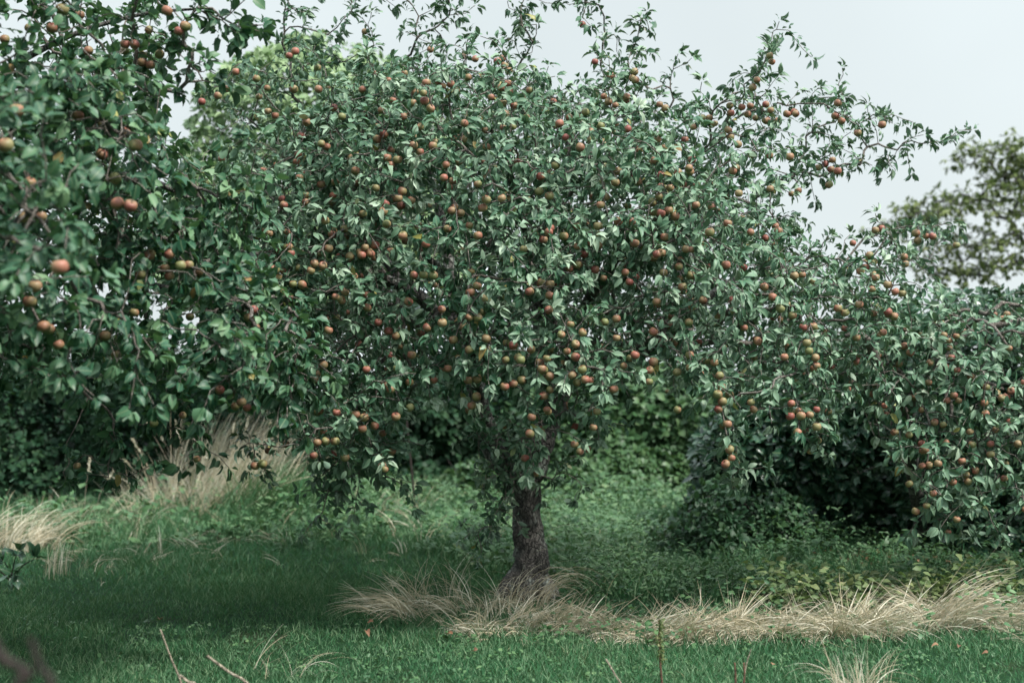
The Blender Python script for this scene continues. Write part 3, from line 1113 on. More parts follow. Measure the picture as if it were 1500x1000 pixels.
specs = [(1248, 1018, 46, 110, 60, (0.14, 0.34), 0.1, 0.35, 0.035, 0.03, 0.0018, 2), (1245, 1014, 34, 165, 60, (0.12, 0.26), 0.1, 0.9, 0.05, 0.04, 0.0017, 3), (1240, 1012, 8, 175, 10, (0.3, 0.42), 0.1, 2.2, 0.02, 0.02, 0.002, 3),
         (1275, 1012, 26, -10, 40, (0.12, 0.35), 0.5, 1.1, 0.05, 0.04, 0.0017, 4)]
hay_thing("dry_grass_tuft", "bleached upright grass tuft at the bottom edge, in front of the pale band", "dry grass", specs)
specs = [(420, 1000, 16, 20, 70, (0.15, 0.3), 0.5, 1.3, 0.06, 0.04, 0.0013, 3), (385, 985, 9, 60, 60, (0.15, 0.32), 0.15, 0.9, 0.10, 0.08, 0.0013, 2)]
hay_thing("dry_grass_tuft", "few thin arching straws on the lawn at the bottom, left of centre", "dry grass", specs)
specs = [(165, 830, 120, 0, 180, (0.1, 0.25), 0.9, 0.9, 0.4, 0.4, 0.002, 5), (320, 800, 260, 0, 180, (0.1, 0.25), 0.8, 0.9, 0.6, 0.4, 0.0025, 6), (640, 760, 500, 0, 180, (0.15, 0.4), 0.2, 1.2, 0.8, 1.2, 0.003),
         (150, 780, 500, 0, 180, (0.15, 0.45), 0.2, 1.2, 0.5, 0.4, 0.0025), (1000, 720, 300, 0, 180, (0.2, 0.4), 0.3, 1.0, 0.5, 0.6, 0.003)]
hay_thing("scattered_straw", "scattered dry straws through the weeds and lawn", "straw", specs, "stuff")


# single stalks near the camera
def stalk(name, label, pts, mat, Y, cat="stalk"):
    P = [(*W(px, py, Y), r) for px, py, r in pts]
    g = P[0]
    root = thing(name, (g[0], g[1], 0.0), label, cat)
    path = smooth_path([(g[0], g[1], -0.02, g[3])] + P, 5)
    solid_object("stem", [tube(path, 8, 0.08)], mat, root)
    return root


stalk("dry_stalk", "straight pale dry stalk standing in the lawn at bottom left, tip bare", [(268, 1000, .0045), (252, 960, .004), (237, 920, .0035)], M_DEAD, 6.0)
stalk("dry_stalk", "thick pale dry stalk leaning left at the bottom edge", [(368, 1005, .006), (335, 980, .0055), (305, 958, .005)], M_DEAD, 5.6)
stalk("dry_stalk", "short pale stub of a stalk below the leaning one", [(290, 1005, .006), (278, 996, .006), (265, 986, .0055)], M_DEAD, 5.6)
stalk("dry_stalk", "pale stalk leaning left on the lawn, right of the trunk", [(912, 1005, .0045), (900, 985, .004), (887, 963, .004)], M_DEAD, 6.1)
stalk("dry_stalk", "brown broken stalk, left of a close upright pair", [(1076, 1005, .0045), (1076, 985, .004), (1075, 968, .0038)], M_RUST, 6.1)
stalk("dry_stalk", "brown broken stalk, right of a close upright pair", [(1088, 1005, .0045), (1089, 985, .004), (1088, 968, .0038)], M_RUST, 6.1)
stalk("dry_stalk", "grey forked stalk bending right behind the brown pair", [(1087, 1000, .003), (1092, 970, .003), (1099, 948, .002)], M_DEAD, 6.15)
dk = stalk("dock_plant", "brown stalk carrying a pale yellow-green seed spike on the lawn", [(969, 1005, .005), (966, 960, .0045), (965, 905, .003)], M_RUST, 6.1, "dock plant")
m_ = 260
s = R.random(m_)
pz = np.array([W(966 + 1.5 * math.sin(q * 9), 905 + 62 * q, 6.1) for q in s]) + rnd3(m_, 0.007)
V, a, b, A = leaves_np(pz - np.array(dk.location), rnd3(m_) + [0, 0, 0.3], rnd3(m_), R.uniform(0.008, 0.016, m_), R.uniform(0.003, 0.006, m_), "low", 0.3, 0.3, 0.3 + 0.7 * R.random(m_))
link("seed_spike", mesh_np("seed_spike", V, a, b, M_YWEED, attr={"leaf": A}), dk)

# small dark sapling at the left edge
sp = thing("sapling", (*at_ground(18, 850), 0.0), "small dark green sapling at the left edge of the lawn", "sapling")
base = np.array(sp.location)
tips = [W(28, 808, 9.2), W(52, 818, 9.2), W(8, 822, 9.2), W(20, 840, 9.1), W(-20, 830, 9.2)]
parts = []
PP, TT = [], []
for tpt in tips:
    q = np.vstack([base, base * 0.5 + tpt * 0.5 + [0, 0, 0.03], tpt])
    path = smooth_path([(*q[0], .005), (*q[1], .004), (*q[2], .0025)], 5)
    parts.append(tube(path, 6))
    PP.append(tpt)
    TT.append(nrm(tpt - base))
solid_object("stem", parts, M_DARKSTEM, sp)
leaf_object("leaves", foliage(np.array(PP), np.array(TT), np.ones(len(PP), bool), base, tip=7, L=(0.07, 0.11), kind="round", ratio=0.22), M_LAUREL, sp)

# dark out-of-focus twig close to the camera, bottom left
tw = thing("dark_twig", (-0.80, 2.3, 0.0), "blurred dark brown forked twig close up at the bottom left corner", "twig")
q = [W(20, 1040, 2.2), W(5, 985, 2.2), W(-5, 940, 2.2)]
pa = smooth_path([(-0.80, 2.3, 0, .011), (-0.80, 2.25, 0.5, .010), (*W(25, 1030, 2.2), .009), (*W(45, 985, 2.2), .008), (*W(8, 962, 2.2), .008), (*W(-12, 925, 2.2), .006)], 6)
pb = smooth_path([(*W(25, 1060, 2.2), .009), (*W(78, 1000, 2.2), .006), (*W(62, 975, 2.2), .006), (*W(48, 932, 2.2), .005)], 6)
solid_object("stem", [tube(pa, 8, 0.1), tube(pb, 8, 0.1)], M_DARKSTEM, tw)


# ------------------------------------------------------------------ hedges and shrubs
def shrub(name, label, cat, top, bottom, Yc, D, Rr, n, mat, L, ratio=0.34, per=2, tipn=6, shoot=0.22, spacing=0.06, kind="low", front=0.72, up=0.5, stems=14, group=None, upw=0.6, outw=0.6, power=0.25):
    env = Envelope(top, bottom, Yc, D, Rr)
    Pn = env.sample(n, front, power)
    Pn = Pn[Pn[:, 2] > 0.05]
    n = len(Pn)
    xs = [p[0] for p in env.poly]
    cx = (min(xs) + max(xs)) / 2
    root = thing(name, (cx, Yc, 0.0), label, cat, group)
    c = np.array([cx, Yc + 0.6 * D, 0.4])
    outv = Pn - np.array([cx, Yc, 0])
    outv[:, 0] *= 0.25
    outv[:, 2] = 0
    d = nrm(nrm(outv) * 0.7 + np.array([0, 0, up]) + rnd3(n, 0.4))
    k = max(2, int(shoot / spacing))
    s = np.tile(np.arange(k), n)
    rep = np.repeat(np.arange(n), k)
    P = Pn[rep] - d[rep] * (s * spacing)[:, None]
    K = s == 0
    F = foliage(P, d[rep], K, c, per=per, tip=tipn, L=L, ratio=ratio, kind=kind, upw=upw, outw=outw)
    leaf_object("leaves", F, mat, root)
    # woody stems inside
    ps = []
    j = R.choice(n, min(n, max(70, stems * 12)), replace=False)
    zmax = max(p[1] for p in env.poly)
    for i in range(stems):
        x = min(xs) + (max(xs) - min(xs)) * (i + R.random()) / stems
        q = [(x, Yc + R.normal(0, 0.2 * D), -0.03, 0.012), (x + R.normal(0, 0.1), Yc + R.normal(0, 0.3 * D), 0.35 * zmax, 0.009), (x + R.normal(0, 0.2), Yc + R.normal(0, 0.3 * D), 0.75 * zmax, 0.006)]
        if inside(env.poly, np.array([q[2][0]]), np.array([q[2][2]]))[0]:
            ps.append(tube(smooth_path(q, 4), 6))
    A_ = Pn[j] - d[j] * shoot * 2.2 - np.array([0, 0, 0.1])
    ps.append(frusta(A_, Pn[j], np.full(len(j), 0.004), np.full(len(j), 0.002), 4))
    solid_object("stems", ps, M_DARKSTEM, root)
    return root


HG = "hedges and shrubs along the back of the garden"
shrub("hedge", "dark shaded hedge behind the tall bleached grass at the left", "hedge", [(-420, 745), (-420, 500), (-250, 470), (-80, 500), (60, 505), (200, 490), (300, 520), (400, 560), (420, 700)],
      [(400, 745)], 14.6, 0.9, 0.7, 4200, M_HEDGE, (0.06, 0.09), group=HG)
shrub("shrub", "dark leafy shrub behind the open strip, left of the trunk", "shrub", [(370, 700), (380, 590), (440, 550), (480, 590), (530, 600), (600, 550), (680, 530), (760, 515), (830, 540), (850, 700)],
      [(760, 712)], 17.6, 0.9, 0.8, 2600, M_HEDGE, (0.07, 0.11), group=HG, stems=1)
shrub("shrub", "bright green leafy shrub seen under the crown, right of the trunk", "shrub", [(760, 712), (775, 580), (850, 545), (960, 540), (1060, 540), (1130, 600), (1180, 730)],
      [(1100, 728)], 15.8, 0.9, 0.8, 3000, M_HAZEL, (0.07, 0.11), group=HG, stems=1)
shrub("shrub", "low bright bramble at the back, behind the ferny weeds", "bramble", [(640, 706), (700, 668), (800, 690), (900, 655), (1000, 660), (1040, 730)],
      [(640, 720)], 15.0, 0.5, 0.4, 700, M_HAZEL, (0.06, 0.09), group=HG)
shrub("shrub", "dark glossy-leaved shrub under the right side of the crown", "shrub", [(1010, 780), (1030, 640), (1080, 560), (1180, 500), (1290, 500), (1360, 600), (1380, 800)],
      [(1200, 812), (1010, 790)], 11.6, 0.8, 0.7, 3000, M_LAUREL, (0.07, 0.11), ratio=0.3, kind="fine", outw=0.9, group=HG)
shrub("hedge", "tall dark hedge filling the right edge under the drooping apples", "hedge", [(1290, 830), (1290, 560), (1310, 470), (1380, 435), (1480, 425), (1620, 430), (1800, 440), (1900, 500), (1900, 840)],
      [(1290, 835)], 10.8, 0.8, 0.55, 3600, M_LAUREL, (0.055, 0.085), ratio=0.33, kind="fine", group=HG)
shrub("bramble", "dark low bramble mound on the weeds right of the trunk", "bramble", [(950, 800), (975, 760), (1010, 735), (1040, 705), (1070, 700), (1100, 725), (1140, 715), (1180, 750), (1220, 770), (1250, 805)],
      [(1200, 810), (950, 810)], 10.7, 0.45, 0.5, 380, M_BRAMBLE, (0.035, 0.065), shoot=0.2, spacing=0.04, up=0.9, group=None)
shrub("shrub", "pale green blurred tree crown behind the upper left of the main crown", "tree", [(230, 420), (270, 260), (300, 140), (350, 95), (430, 60), (520, 70), (600, 110), (680, 200), (700, 420)],
      [(460, 470)], 13.5, 1.2, 1.2, 2300, M_PALE, (0.06, 0.09), outw=0.8, stems=2)


# olive green tree beyond the hedge at the right
def far_tree():
    Y = 17.5
    root = thing("tree", (W(1560, 0, Y)[0], Y, 0.0), "blurred olive green tree beyond the hedge at the right edge", "tree")
    base = np.array(root.location)
    tr = smooth_path([(base[0], Y, -0.05, .16), (base[0] - 0.05, Y, 1.4, .13), (base[0] + 0.1, Y, 2.8, .10), (base[0], Y, 4.2, .05), (base[0] - 0.1, Y, 5.4, 0.02)], 6)
    solid_object("trunk", [tube(tr, 10, 0.06)], M_BARK, root)
    sk = Skeleton()
    sk.add_path(tr)
    tg = []
    layers = [((1560, 200), (1420, 232), 0.5), ((1560, 262), (1330, 310), 0.8), ((1560, 300), (1300, 330), 0.9), ((1560, 335), (1340, 372), 0.8), ((1560, 380), (1360, 398), 0.7), ((1560, 240), (1450, 262), 0.6)]
    for (a, b, wdt) in layers:
        pa, pb = W(*a, Y), W(*b, Y)
        for s in R.random(120) ** 0.8:
            p = pa * (1 - s) + pb * s + np.array([R.normal(0, 0.12), R.normal(0, wdt * (1.15 - s)), R.normal(0, 0.07)])
            tg.append(p)
            if R.random() < 0.75:      # the far side of the crown, outside the picture
                q = p.copy()
                q[0] = 2 * base[0] - q[0]
                tg.append(q)
    sk.grow(tg, base + [0, 0, 3], droop=0.05, lift=0.05, klen=0.15, rj=0.2, step=0.15)
    r = sk.radii(0.003, 0.42)
    V, a, b, A = sk.wood(r, base)
    link("branches", mesh_np("branches", V, a, b, M_BARK), root)
    P, T, K = sk.spurs(0.4, 0.09)
    leaf_object("crown", foliage(P, T, K, base + [0, 0, 3], per=4, tip=8, L=(0.04, 0.08), ratio=0.3, kind="low", sag=0.05, upw=1.0, outw=0.1), M_OLIVE, root)


far_tree()


# pale building glimpsed through gaps
def building():
    Y = 32
    a, b = W(395, 560, Y)[0], W(700, 560, Y)[0]
    root = thing("garden_building", ((a + b) / 2, Y, 0), "pale building glimpsed through small gaps left of the trunk", "building")
    h = 2.9
    def box(x0, x1, y0, y1, z0, z1):
        V = np.array([(x, y, z) for z in (z0, z1) for y in (y0, y1) for x in (x0, x1)], float)
        F = np.array([(0, 1, 5, 4), (1, 3, 7, 5), (3, 2, 6, 7), (2, 0, 4, 6), (4, 5, 7, 6), (2, 3, 1, 0)])
        return V, np.zeros((0, 3), int), F, np.zeros((8, 4))
    def flat(name, c):
        m, t, o = new_mat(name)
        p = t.nodes.new("ShaderNodeBsdfPrincipled")
        n = noise(t, 3, 3)
        t.links.new(mixc(t, n, c, tuple(x * 0.85 for x in c)), p.inputs["Base Color"])
        p.inputs["Roughness"].default_value = 0.6
        t.links.new(p.outputs[0], o.inputs[0])
        return m
    solid_object("wall", [box(a, b, Y, Y + 4, 0, h)], flat("pale_render", (0.72, 0.76, 0.8)), root, smooth=False)
    V = np.array([(a - .2, Y - .25, h), (b + .2, Y - .25, h), (b + .2, Y + 4.2, h), (a - .2, Y + 4.2, h), (a - .2, Y + 2, h + .9), (b + .2, Y + 2, h + .9)])
    solid_object("roof", [(V, np.array([(1, 2, 5), (3, 0, 4)]), np.array([(0, 1, 5, 4), (2, 3, 4, 5), (3, 2, 1, 0)]), np.zeros((6, 4)))], flat("pale_roof", (0.5, 0.55, 0.6)), root, smooth=False)


building()

# ------------------------------------------------------------------ apple positions read off the photo: (px, py[, how many together])
MAIN_APPLES = [(630,71),(696,85),(739,95,3),(660,122,3),(568,117),(624,120),(530,130),(630,158,2),(734,127,3),(736,150),(753,154),(751,185),(740,166),(562,196,2),(572,241,3),(615,222,2),(634,213),
(550,275),(564,298,2),(531,313),(583,290,2),(700,269),(707,265),(712,292,2),(675,312,3),(655,335),(792,258),(790,280),(543,372,3),(566,328),(866,204,3),(892,148,3),(918,141),(920,188),(880,184),(936,218),
(956,236),(982,275),(956,296,2),(980,308,3),(878,344),(876,331),(856,372),(846,388,2),(796,351),(806,334),(826,346),(767,365),(930,356),(974,347),(968,370),(814,242),(894,108),(872,89),(930,104,2),
(975,157),(811,148),(776,131),(689,428),(699,419),(776,427),(806,416,2),(805,433),(804,454),(687,465),(700,465),(712,496),(664,498),(656,540),(636,557,3),(686,557,2),(691,594),(698,581),(752,506),
(759,523),(741,527),(752,562,3),(778,512),(796,542,3),(801,525),(843,504),(843,523),(853,541),(845,560,2),(857,556),(839,543),(822,490),(853,487),(836,475),(903,467),(903,495),(876,360),(916,399),
(922,413),(922,424),(962,442),(957,486),(957,530),(952,542),(951,559),(992,545),(899,570),(869,626),(779,611),(776,635),(801,600),(796,580,2),(849,661),(647,453),(606,403,2),(537,432),(534,441),(538,451),
(554,472),(505,428,2),(540,368,4),(580,492,2),(537,541),(545,546),(521,607,3),(531,628),(540,631),(580,610),(930,356),(970,371),(972,399),(872,395),(992,600),(460,385,3),(429,416),(442,417),(481,484),
(474,535),(481,364),(423,362),(423,436),(465,648),(477,646),(491,646),(460,667),(493,604),(385,679),(374,682),(1009,472),(1065,389),(1164,404,2),(1192,412),(1073,440),(1074,450),(1143,452),
(1161,462),(1177,480,2),(1185,514,2),(1149,523),(1196,536,2),(1054,550),(1058,588,3),(1100,589,2),(1159,591),(1065,621),(1196,625),(1173,609,3),(1071,670,3),(1238,458,2),(1259,446),(1261,397),
(1280,402),(1280,384,3),(1301,417),(1312,427,3),(1301,457,2),(1324,482),(1040,172,4),(1070,154,2),(1100,154,3),(1123,152,2),(1154,166,3),(1140,176),(1060,198,3),(1082,211),(1102,227),(1108,172),(1124,176),
(1158,229),(1074,250),(1129,276),(1083,283),(1170,279,2),(1234,176,2),(1229,150),(1132,89),(1129,80),(1210,240,4),(1228,250),(1216,270),(1294,182),(1258,194),(1283,337),(1345,352,3),(1367,346),(1402,359),
(1325,376,2),(1250,356),(1110,116,3),(1010,246),(1004,204),(1005,365),(1064,388),(318,139),(294,148),(374,114),(344,104),(422,80,2),(464,98),(478,126),(390,128),(488,157),(448,178),(436,226,2),(448,296,2),
(480,364),(460,386),(486,343),(420,362),(324,232),(290,250),(440,198),(391,162,2),(603,520),(625,480),(600,560),(700,345),(735,290),(650,260),(590,345),(505,335),(520,250),(470,270),(1020,300),(1040,340),
(1100,340),(1120,420),(1000,420),(1010,520),(1030,440),(930,520),(1110,500),(1090,480),(880,300),(905,250),(850,215),(820,180),(680,180),(590,170),(500,170),(470,210),(415,300),(385,250)]
RIGHT_APPLES = [(1325,507),(1333,517),(1317,533),(1310,540),(1362,531),(1390,499,4),(1411,485),(1469,467,2),(1457,461),(1478,510),(1388,461),(1402,542),(1421,551),(1444,567),(1481,572,2),(1467,583,2),(1441,590),
(1338,581),(1397,579,3),(1443,606),(1478,618),(1458,629),(1381,622,2),(1385,648),(1423,651),(1450,665),(1408,675),(1360,681,3),(1350,660,2),(1331,637),(1310,633),(1298,607,2),(1247,560),(1259,568),(1240,549),
(1428,688),(1420,632),(1331,708),(1366,722),(1395,706),(1417,705,2),(1450,650),(1428,690),(1356,740),(1340,748),(1400,760),(1470,700),(1490,650),(1500,560),(1510,620),(1275,600),(1290,560),(1350,600),(1360,560)]
LEFT_APPLES = [(22,161,12,5.4),(112,169,10,6),(148,181,8,6.2),(147,226,10,5.9),(167,261,10,5.7),(171,298,11,5.5),(190,301,11,5.5),(182,194,9,6),(197,212,11,5.6),(6,212,13,5.0),(42,267,10,5.3),(36,318,10,5.2),
(58,316,10,5.3),(87,391,14,4.5),(88,12,11,5.8),(73,39,9,6),(40,40,8,6.3),(127,73,8,6.3),(195,64,8,6.2),(181,63,8,6.2),(181,73,7,6.3),(242,14,9,6.1),(269,37,9,6.1),(260,44,8,6.1),(114,20,8,6.4),(232,78,8,6.3),
(218,94,8,6.3),(206,90,8,6.3),(4,56,8,6.3),(216,42,7,6.5),(51,419,11,5.3),(43,442,11,5.3),(64,479,11,5.4),(72,482,9,5.5),(86,505,9,5.6),(154,492,9,5.9),(136,409,8,6.3),(205,402,9,5.9),(219,373,9,5.9),(248,372,9,5.9),
(264,389,9,5.8),(276,388,8,6),(241,393,8,6),(248,404,8,6),(292,398,7,6.5),(196,458,8,6.3),(278,464,7,6.6),(322,571,8,6.4),(114,682,6,6.8),(289,672,6,6.8),(364,465,8,6.5),(371,454,8,6.5),(375,480,7,6.6),
(345,595,7,6.5),(354,589,8,6.4),(362,597,7,6.5),(226,620,7,6.6),(268,608,6,6.7),(170,520,8,6.2),(110,440,8,6.2)]


def expand(lst, env, r=(0.0195, 0.0245), inset=0.97):
    pts, rr = [], []
    for q in lst:
        c = q[2] if len(q) > 2 else 1
        c0 = env.surface(q[0], q[1], inset)
        for k in range(c):
            ra = R.uniform(*r)
            if k == 0:
                p = c0
            else:
                a = R.uniform(0, 6.28)
                p = c0 + np.array([math.cos(a) * 0.046, R.normal(0, 0.02), math.sin(a) * 0.042])
            if all(np.linalg.norm(p - z) > 0.04 for z in pts[-6:]):
                pts.append(p)
                rr.append(ra)
    return pts, rr


def boughs(env, center, n, per, length=0.9, spread=0.16, frontp=0.7):
    """groups of twig tips gathered along arching boughs, for clumps and gaps in the crown surface"""
    S = env.sample(n, frontp, 0.15)
    out_ = []
    for s in S:
        o = s - center
        o[2] = 0
        o = o / max(np.linalg.norm(o), 1e-6)
        o = o + R.normal(0, 0.45, 3) * [1, 1, 0]
        st = s - o * length * 0.45 + [0, 0, 0.22]
        en = s + o * length * 0.15 - [0, 0, 0.42]
        for k in range(per):
            t = R.random()
            p = (1 - t) ** 2 * st + 2 * t * (1 - t) * (s + o * 0.1 + [0, 0, 0.12]) + t * t * en
            out_.append(p + R.normal(0, spread * (1.1 - 0.6 * t), 3))
    out_ = np.array(out_)
    k = inside(env.poly, out_[:, 0], out_[:, 2]) & (np.abs(out_[:, 1] - env.Yc) < env.ht(out_[:, 0], out_[:, 2]) + 0.25)
    return out_[k]


def photo_px(T):
    T = np.asarray(T)
    return np.stack([750 + T[:, 0] / T[:, 1] * FPX, HOR - (T[:, 2] - CAMZ) / T[:, 1] * FPX], 1)


def keep_in(T, full, thin=None, p=0.35):
    """drop twig tips outside the crown; in its airy rim keep only some"""
    T = np.asarray(T)
    q = photo_px(T)
    k = inside(full, q[:, 0], q[:, 1])
    if thin is not None:
        k2 = inside(thin, q[:, 0], q[:, 1])
        k = k & (k2 | (R.random(len(T)) < p))
    return T[k]


# ------------------------------------------------------------------ the main apple tree
YT = 8.84


def main_tree():
    base = W(772, 870, YT)
    base[2] = 0
    root = thing("apple_tree", base, "broad old apple tree with leaning forked trunk and drooping fruit-laden crown, in the middle", "apple tree", "apple trees in the orchard")
    w = lambda x, y, dy=0.0: W(x, y, YT + dy)
    trunk = smooth_path([(base[0] - 0.01, YT, -0.08, .125), (*w(768, 862), .115), (*w(776, 825), .104), (*w(776, 800), .100), (*w(773, 770), .090), (*w(771, 735), .090), (*w(766, 705), .105)], 8)
    kn = smooth_path([(*w(778, 840, -0.02), .07), (*w(787, 822, -0.03), .075), (*w(790, 800, -0.02), .05), (*w(788, 785, -0.02), .02)], 6)
    roots = [tube(smooth_path([(base[0], YT, 0.16, .085), (base[0] + 0.13 * math.cos(q), YT + 0.13 * math.sin(q), 0.05, .055), (base[0] + 0.2 * math.cos(q), YT + 0.2 * math.sin(q), -0.06, .03)], 5), 10, 0.12) for q in (0.3, 1.6, 2.7, 3.7, 4.6, 5.6)]
    solid_object("trunk", [tube(trunk, 24, 0.12), tube(kn, 14, 0.14)] + roots, M_BARK, root)
    limbs = {
        "a": [(*w(765, 712), .085), (*w(740, 680), .075), (*w(718, 645, .03), .070), (*w(704, 600, .05), .062), (*w(690, 540, .1), .055), (*w(655, 470, .15), .048), (*w(600, 425, .1), .040), (*w(530, 400, 0), .03), (*w(450, 380, -.1), .02), (*w(380, 370, -.1), .010)],
        "b": [(*w(768, 712), .085), (*w(790, 670), .075), (*w(805, 620, .05), .070), (*w(830, 560, .1), .062), (*w(890, 530, .05), .055), (*w(960, 505, 0), .046), (*w(1030, 440, 0), .036), (*w(1110, 400, .1), .025), (*w(1190, 390, .1), .012)],
        "c": [(*w(805, 620, .05), .055), (*w(800, 540, .0), .050), (*w(790, 440, -.1), .044), (*w(800, 330, -.1), .036), (*w(830, 230, 0), .026), (*w(850, 150, 0), .014)],
        "d": [(*w(690, 540, .1), .042), (*w(665, 440, .2), .038), (*w(650, 330, .3), .030), (*w(620, 220, .3), .020), (*w(600, 140, .2), .010)],
        "e": [(*w(700, 585, .05), .040), (*w(690, 500, -.4), .034), (*w(660, 420, -.9), .026), (*w(620, 370, -1.2), .014)],
        "f": [(*w(830, 560, .1), .040), (*w(850, 470, -.4), .034), (*w(900, 380, -.9), .026), (*w(950, 330, -1.2), .014)],
        "g": [(*w(790, 440, -.1), .034), (*w(770, 340, -.5), .026), (*w(760, 290, -.9), .016)],
        "h": [(*w(960, 505, 0), .034), (*w(1010, 380, .2), .028), (*w(1050, 280, .3), .020), (*w(1100, 220, .3), .010)],
        "i": [(*w(700, 600, .05), .040), (*w(700, 500, .6), .030), (*w(650, 380, 1.2), .016)],
        "j": [(*w(830, 560, .1), .040), (*w(850, 470, .6), .030), (*w(900, 360, 1.2), .016)],
        "k": [(*w(600, 425, .1), .03), (*w(520, 330, .1), .024), (*w(440, 240, .1), .014), (*w(370, 180, .1), .007)],
    }
    sk = Skeleton()
    sk.add_path(smooth_path(trunk[::8], 4))
    paths = []
    for k, q in limbs.items():
        p = smooth_path(q, 5)
        p[:, :3] += R.normal(0, 0.006, (len(p), 3))
        paths.append(p)
        ids = sk.add_path(p)
        sk.len[ids] += 0.4
    for p in paths:
        solid_object("limb", [tube(p, 12, 0.10)], M_BARK, root)
    top = [(290, 430), (300, 350), (335, 270), (390, 225), (440, 165), (490, 115), (540, 95), (590, 72), (650, 62), (700, 78), (760, 82), (800, 125), (850, 120), (890, 130), (930, 115), (985, 150), (1015, 190), (1060, 165),
           (1130, 165), (1190, 205), (1180, 250), (1150, 290), (1165, 330), (1200, 355), (1250, 375), (1300, 400), (1310, 440), (1300, 490), (1280, 560)]
    bottom = [(1240, 610), (1210, 650), (1170, 600), (1110, 600), (1085, 690), (1060, 690), (1040, 600), (960, 570), (900, 600), (860, 640), (800, 590), (740, 590), (690, 590), (640, 570), (590, 600), (595, 690), (540, 690), (500, 700), (470, 640), (440, 580), (350, 530), (310, 500)]
    top = [(x, y + 24 if 480 < x < 1175 else y) for x, y in top]
    env = Envelope(top, bottom, YT, 1.75, 1.25)
    center = np.array([base[0], YT, 1.9])
    apples, ar = expand(MAIN_APPLES, env)
    n_exp = len(apples)
    tg = [a + [R.normal(0, .01), 0.03, 0.055] for a in apples]
    # keep the underside of the crown airy
    S = np.concatenate([env.sample(850, 0.62, 0.25), env.sample(1500, 0.5, 0.8)])
    Bg = boughs(env, center, 62, 22)
    full = [(290, 300), (300, 190), (350, 125), (420, 88), (480, 70), (560, 70), (640, 62), (700, 74), (760, 84), (830, 112), (900, 128), (960, 138), (1010, 165), (1060, 168), (1130, 170), (1190, 205), (1185, 250),
            (1150, 290), (1180, 330), (1250, 375), (1310, 410), (1315, 480), (1295, 570), (1240, 610), (1200, 640), (1160, 590), (1110, 590), (1085, 660), (1050, 660), (1030, 590), (960, 575), (900, 600), (850, 615),
            (800, 595), (740, 590), (690, 580), (640, 575), (600, 600), (600, 680), (530, 690), (470, 690), (440, 620), (380, 590), (300, 560)]
    bulk = [(290, 300), (360, 240), (440, 200), (500, 110), (560, 95), (640, 80), (700, 92), (760, 105), (830, 135), (900, 155), (960, 180), (1010, 228), (1060, 275), (1110, 312), (1150, 345), (1200, 380), (1260, 410), (1315, 440),
            (1315, 480), (1240, 570), (1110, 560), (1040, 560), (960, 550), (900, 560), (850, 560), (740, 560), (640, 540), (600, 600), (530, 640), (470, 600), (300, 560)]
    tg += list(keep_in(S, full, bulk, 0.3)) + list(keep_in(Bg, full, bulk, 0.3))
    # explicit features: hanging fronds below, sprays above the outline
    def spray(pts, n, j=0.05, dy=0.0):
        pts = [W(x, y, YT + dy) for x, y in pts]
        res = []
        for i in range(n):
            t = (i + R.random()) / n * (len(pts) - 1)
            k = min(int(t), len(pts) - 2)
            f = t - k
            res.append(pts[k] * (1 - f) + pts[k + 1] * f + R.normal(0, j, 3))
        return res
    tg += spray([(470, 640), (485, 700), (480, 765)], 16, .04, -1.0)
    tg += spray([(520, 640), (560, 660), (590, 715)], 14, .04, -1.0)
    tg += spray([(500, 620), (520, 700)], 14, .06, -0.9)
    tg += spray([(370, 640), (378, 690)], 5, .02, -1.0)
    tg += spray([(775, 600), (780, 650), (776, 690)], 12, .035, -1.4)
    tg += spray([(690, 570), (690, 600)], 5, .03, -1.3)
    tg += spray([(1065, 620), (1075, 670), (1078, 715)], 12, .035, -0.9)
    tg += spray([(1180, 590), (1200, 650)], 10, .05, -0.8)
    tg += spray([(860, 600), (870, 640)], 6, .035, -1.3)
    # tall shoots against the sky
    tg += spray([(430, 80), (428, 40), (436, 0), (440, -60)], 16, .035)
    tg += spray([(505, 90), (500, 40), (508, -20)], 8, .03)
    tg += spray([(548, 70), (560, 20), (545, -30)], 6, .05)
    tg += spray([(605, 80), (610, 30), (606, -40)], 6, .02)
    tg += spray([(635, 70), (640, 30), (650, -20), (640, -60)], 14, .045)
    tg += spray([(765, 90), (770, 45), (778, 0), (790, -40)], 16, .045)
    tg += spray([(885, 120), (882, 60), (878, 0), (880, -50)], 8, .02)
    tg += spray([(840, 10), (860, -10)], 4, .05)
    tg += spray([(925, 110), (930, 60), (948, 20)], 10, .035)
    tg += spray([(975, 140), (990, 90)], 6, .045)
    tg += spray([(1092, 165), (1100, 110), (1125, 80), (1150, 45)], 9, .025)
    tg += spray([(1170, 220), (1200, 185), (1225, 150), (1248, 118)], 10, .035)
    tg += spray([(1225, 175), (1260, 180), (1300, 180), (1320, 200)], 9, .03)
    tg += spray([(1240, 240), (1290, 232), (1330, 215), (1370, 205), (1408, 184)], 9, .015)
    tg += spray([(1285, 230), (1308, 250)], 4, .02)
    tg += spray([(1190, 250), (1220, 245), (1232, 262)], 4, .03)
    tg += spray([(1250, 340), (1300, 345), (1350, 350), (1410, 350)], 10, .03)
    tg += spray([(1290, 380), (1340, 378)], 8, .03)
    tg += spray([(300, 145), (350, 112), (410, 112)], 9, .03)
    tg += spray([(440, 190), (400, 150), (440, 110), (470, 90)], 18, .07)
    tg += spray([(330, 240), (380, 190), (430, 200)], 12, .08)
    # leafy water shoots hiding the fork
    for _ in range(26):
        a = R.random() * 6.28
        tg.append(W(R.uniform(722, 790), R.uniform(635, 710), YT) + [0.05 * math.cos(a), -0.10 - 0.08 * R.random(), 0.0])
    for _ in range(6):
        tg.append(W(R.uniform(700, 730), R.uniform(600, 660), YT) + [0.0, -0.10 - 0.08 * R.random(), 0.0])
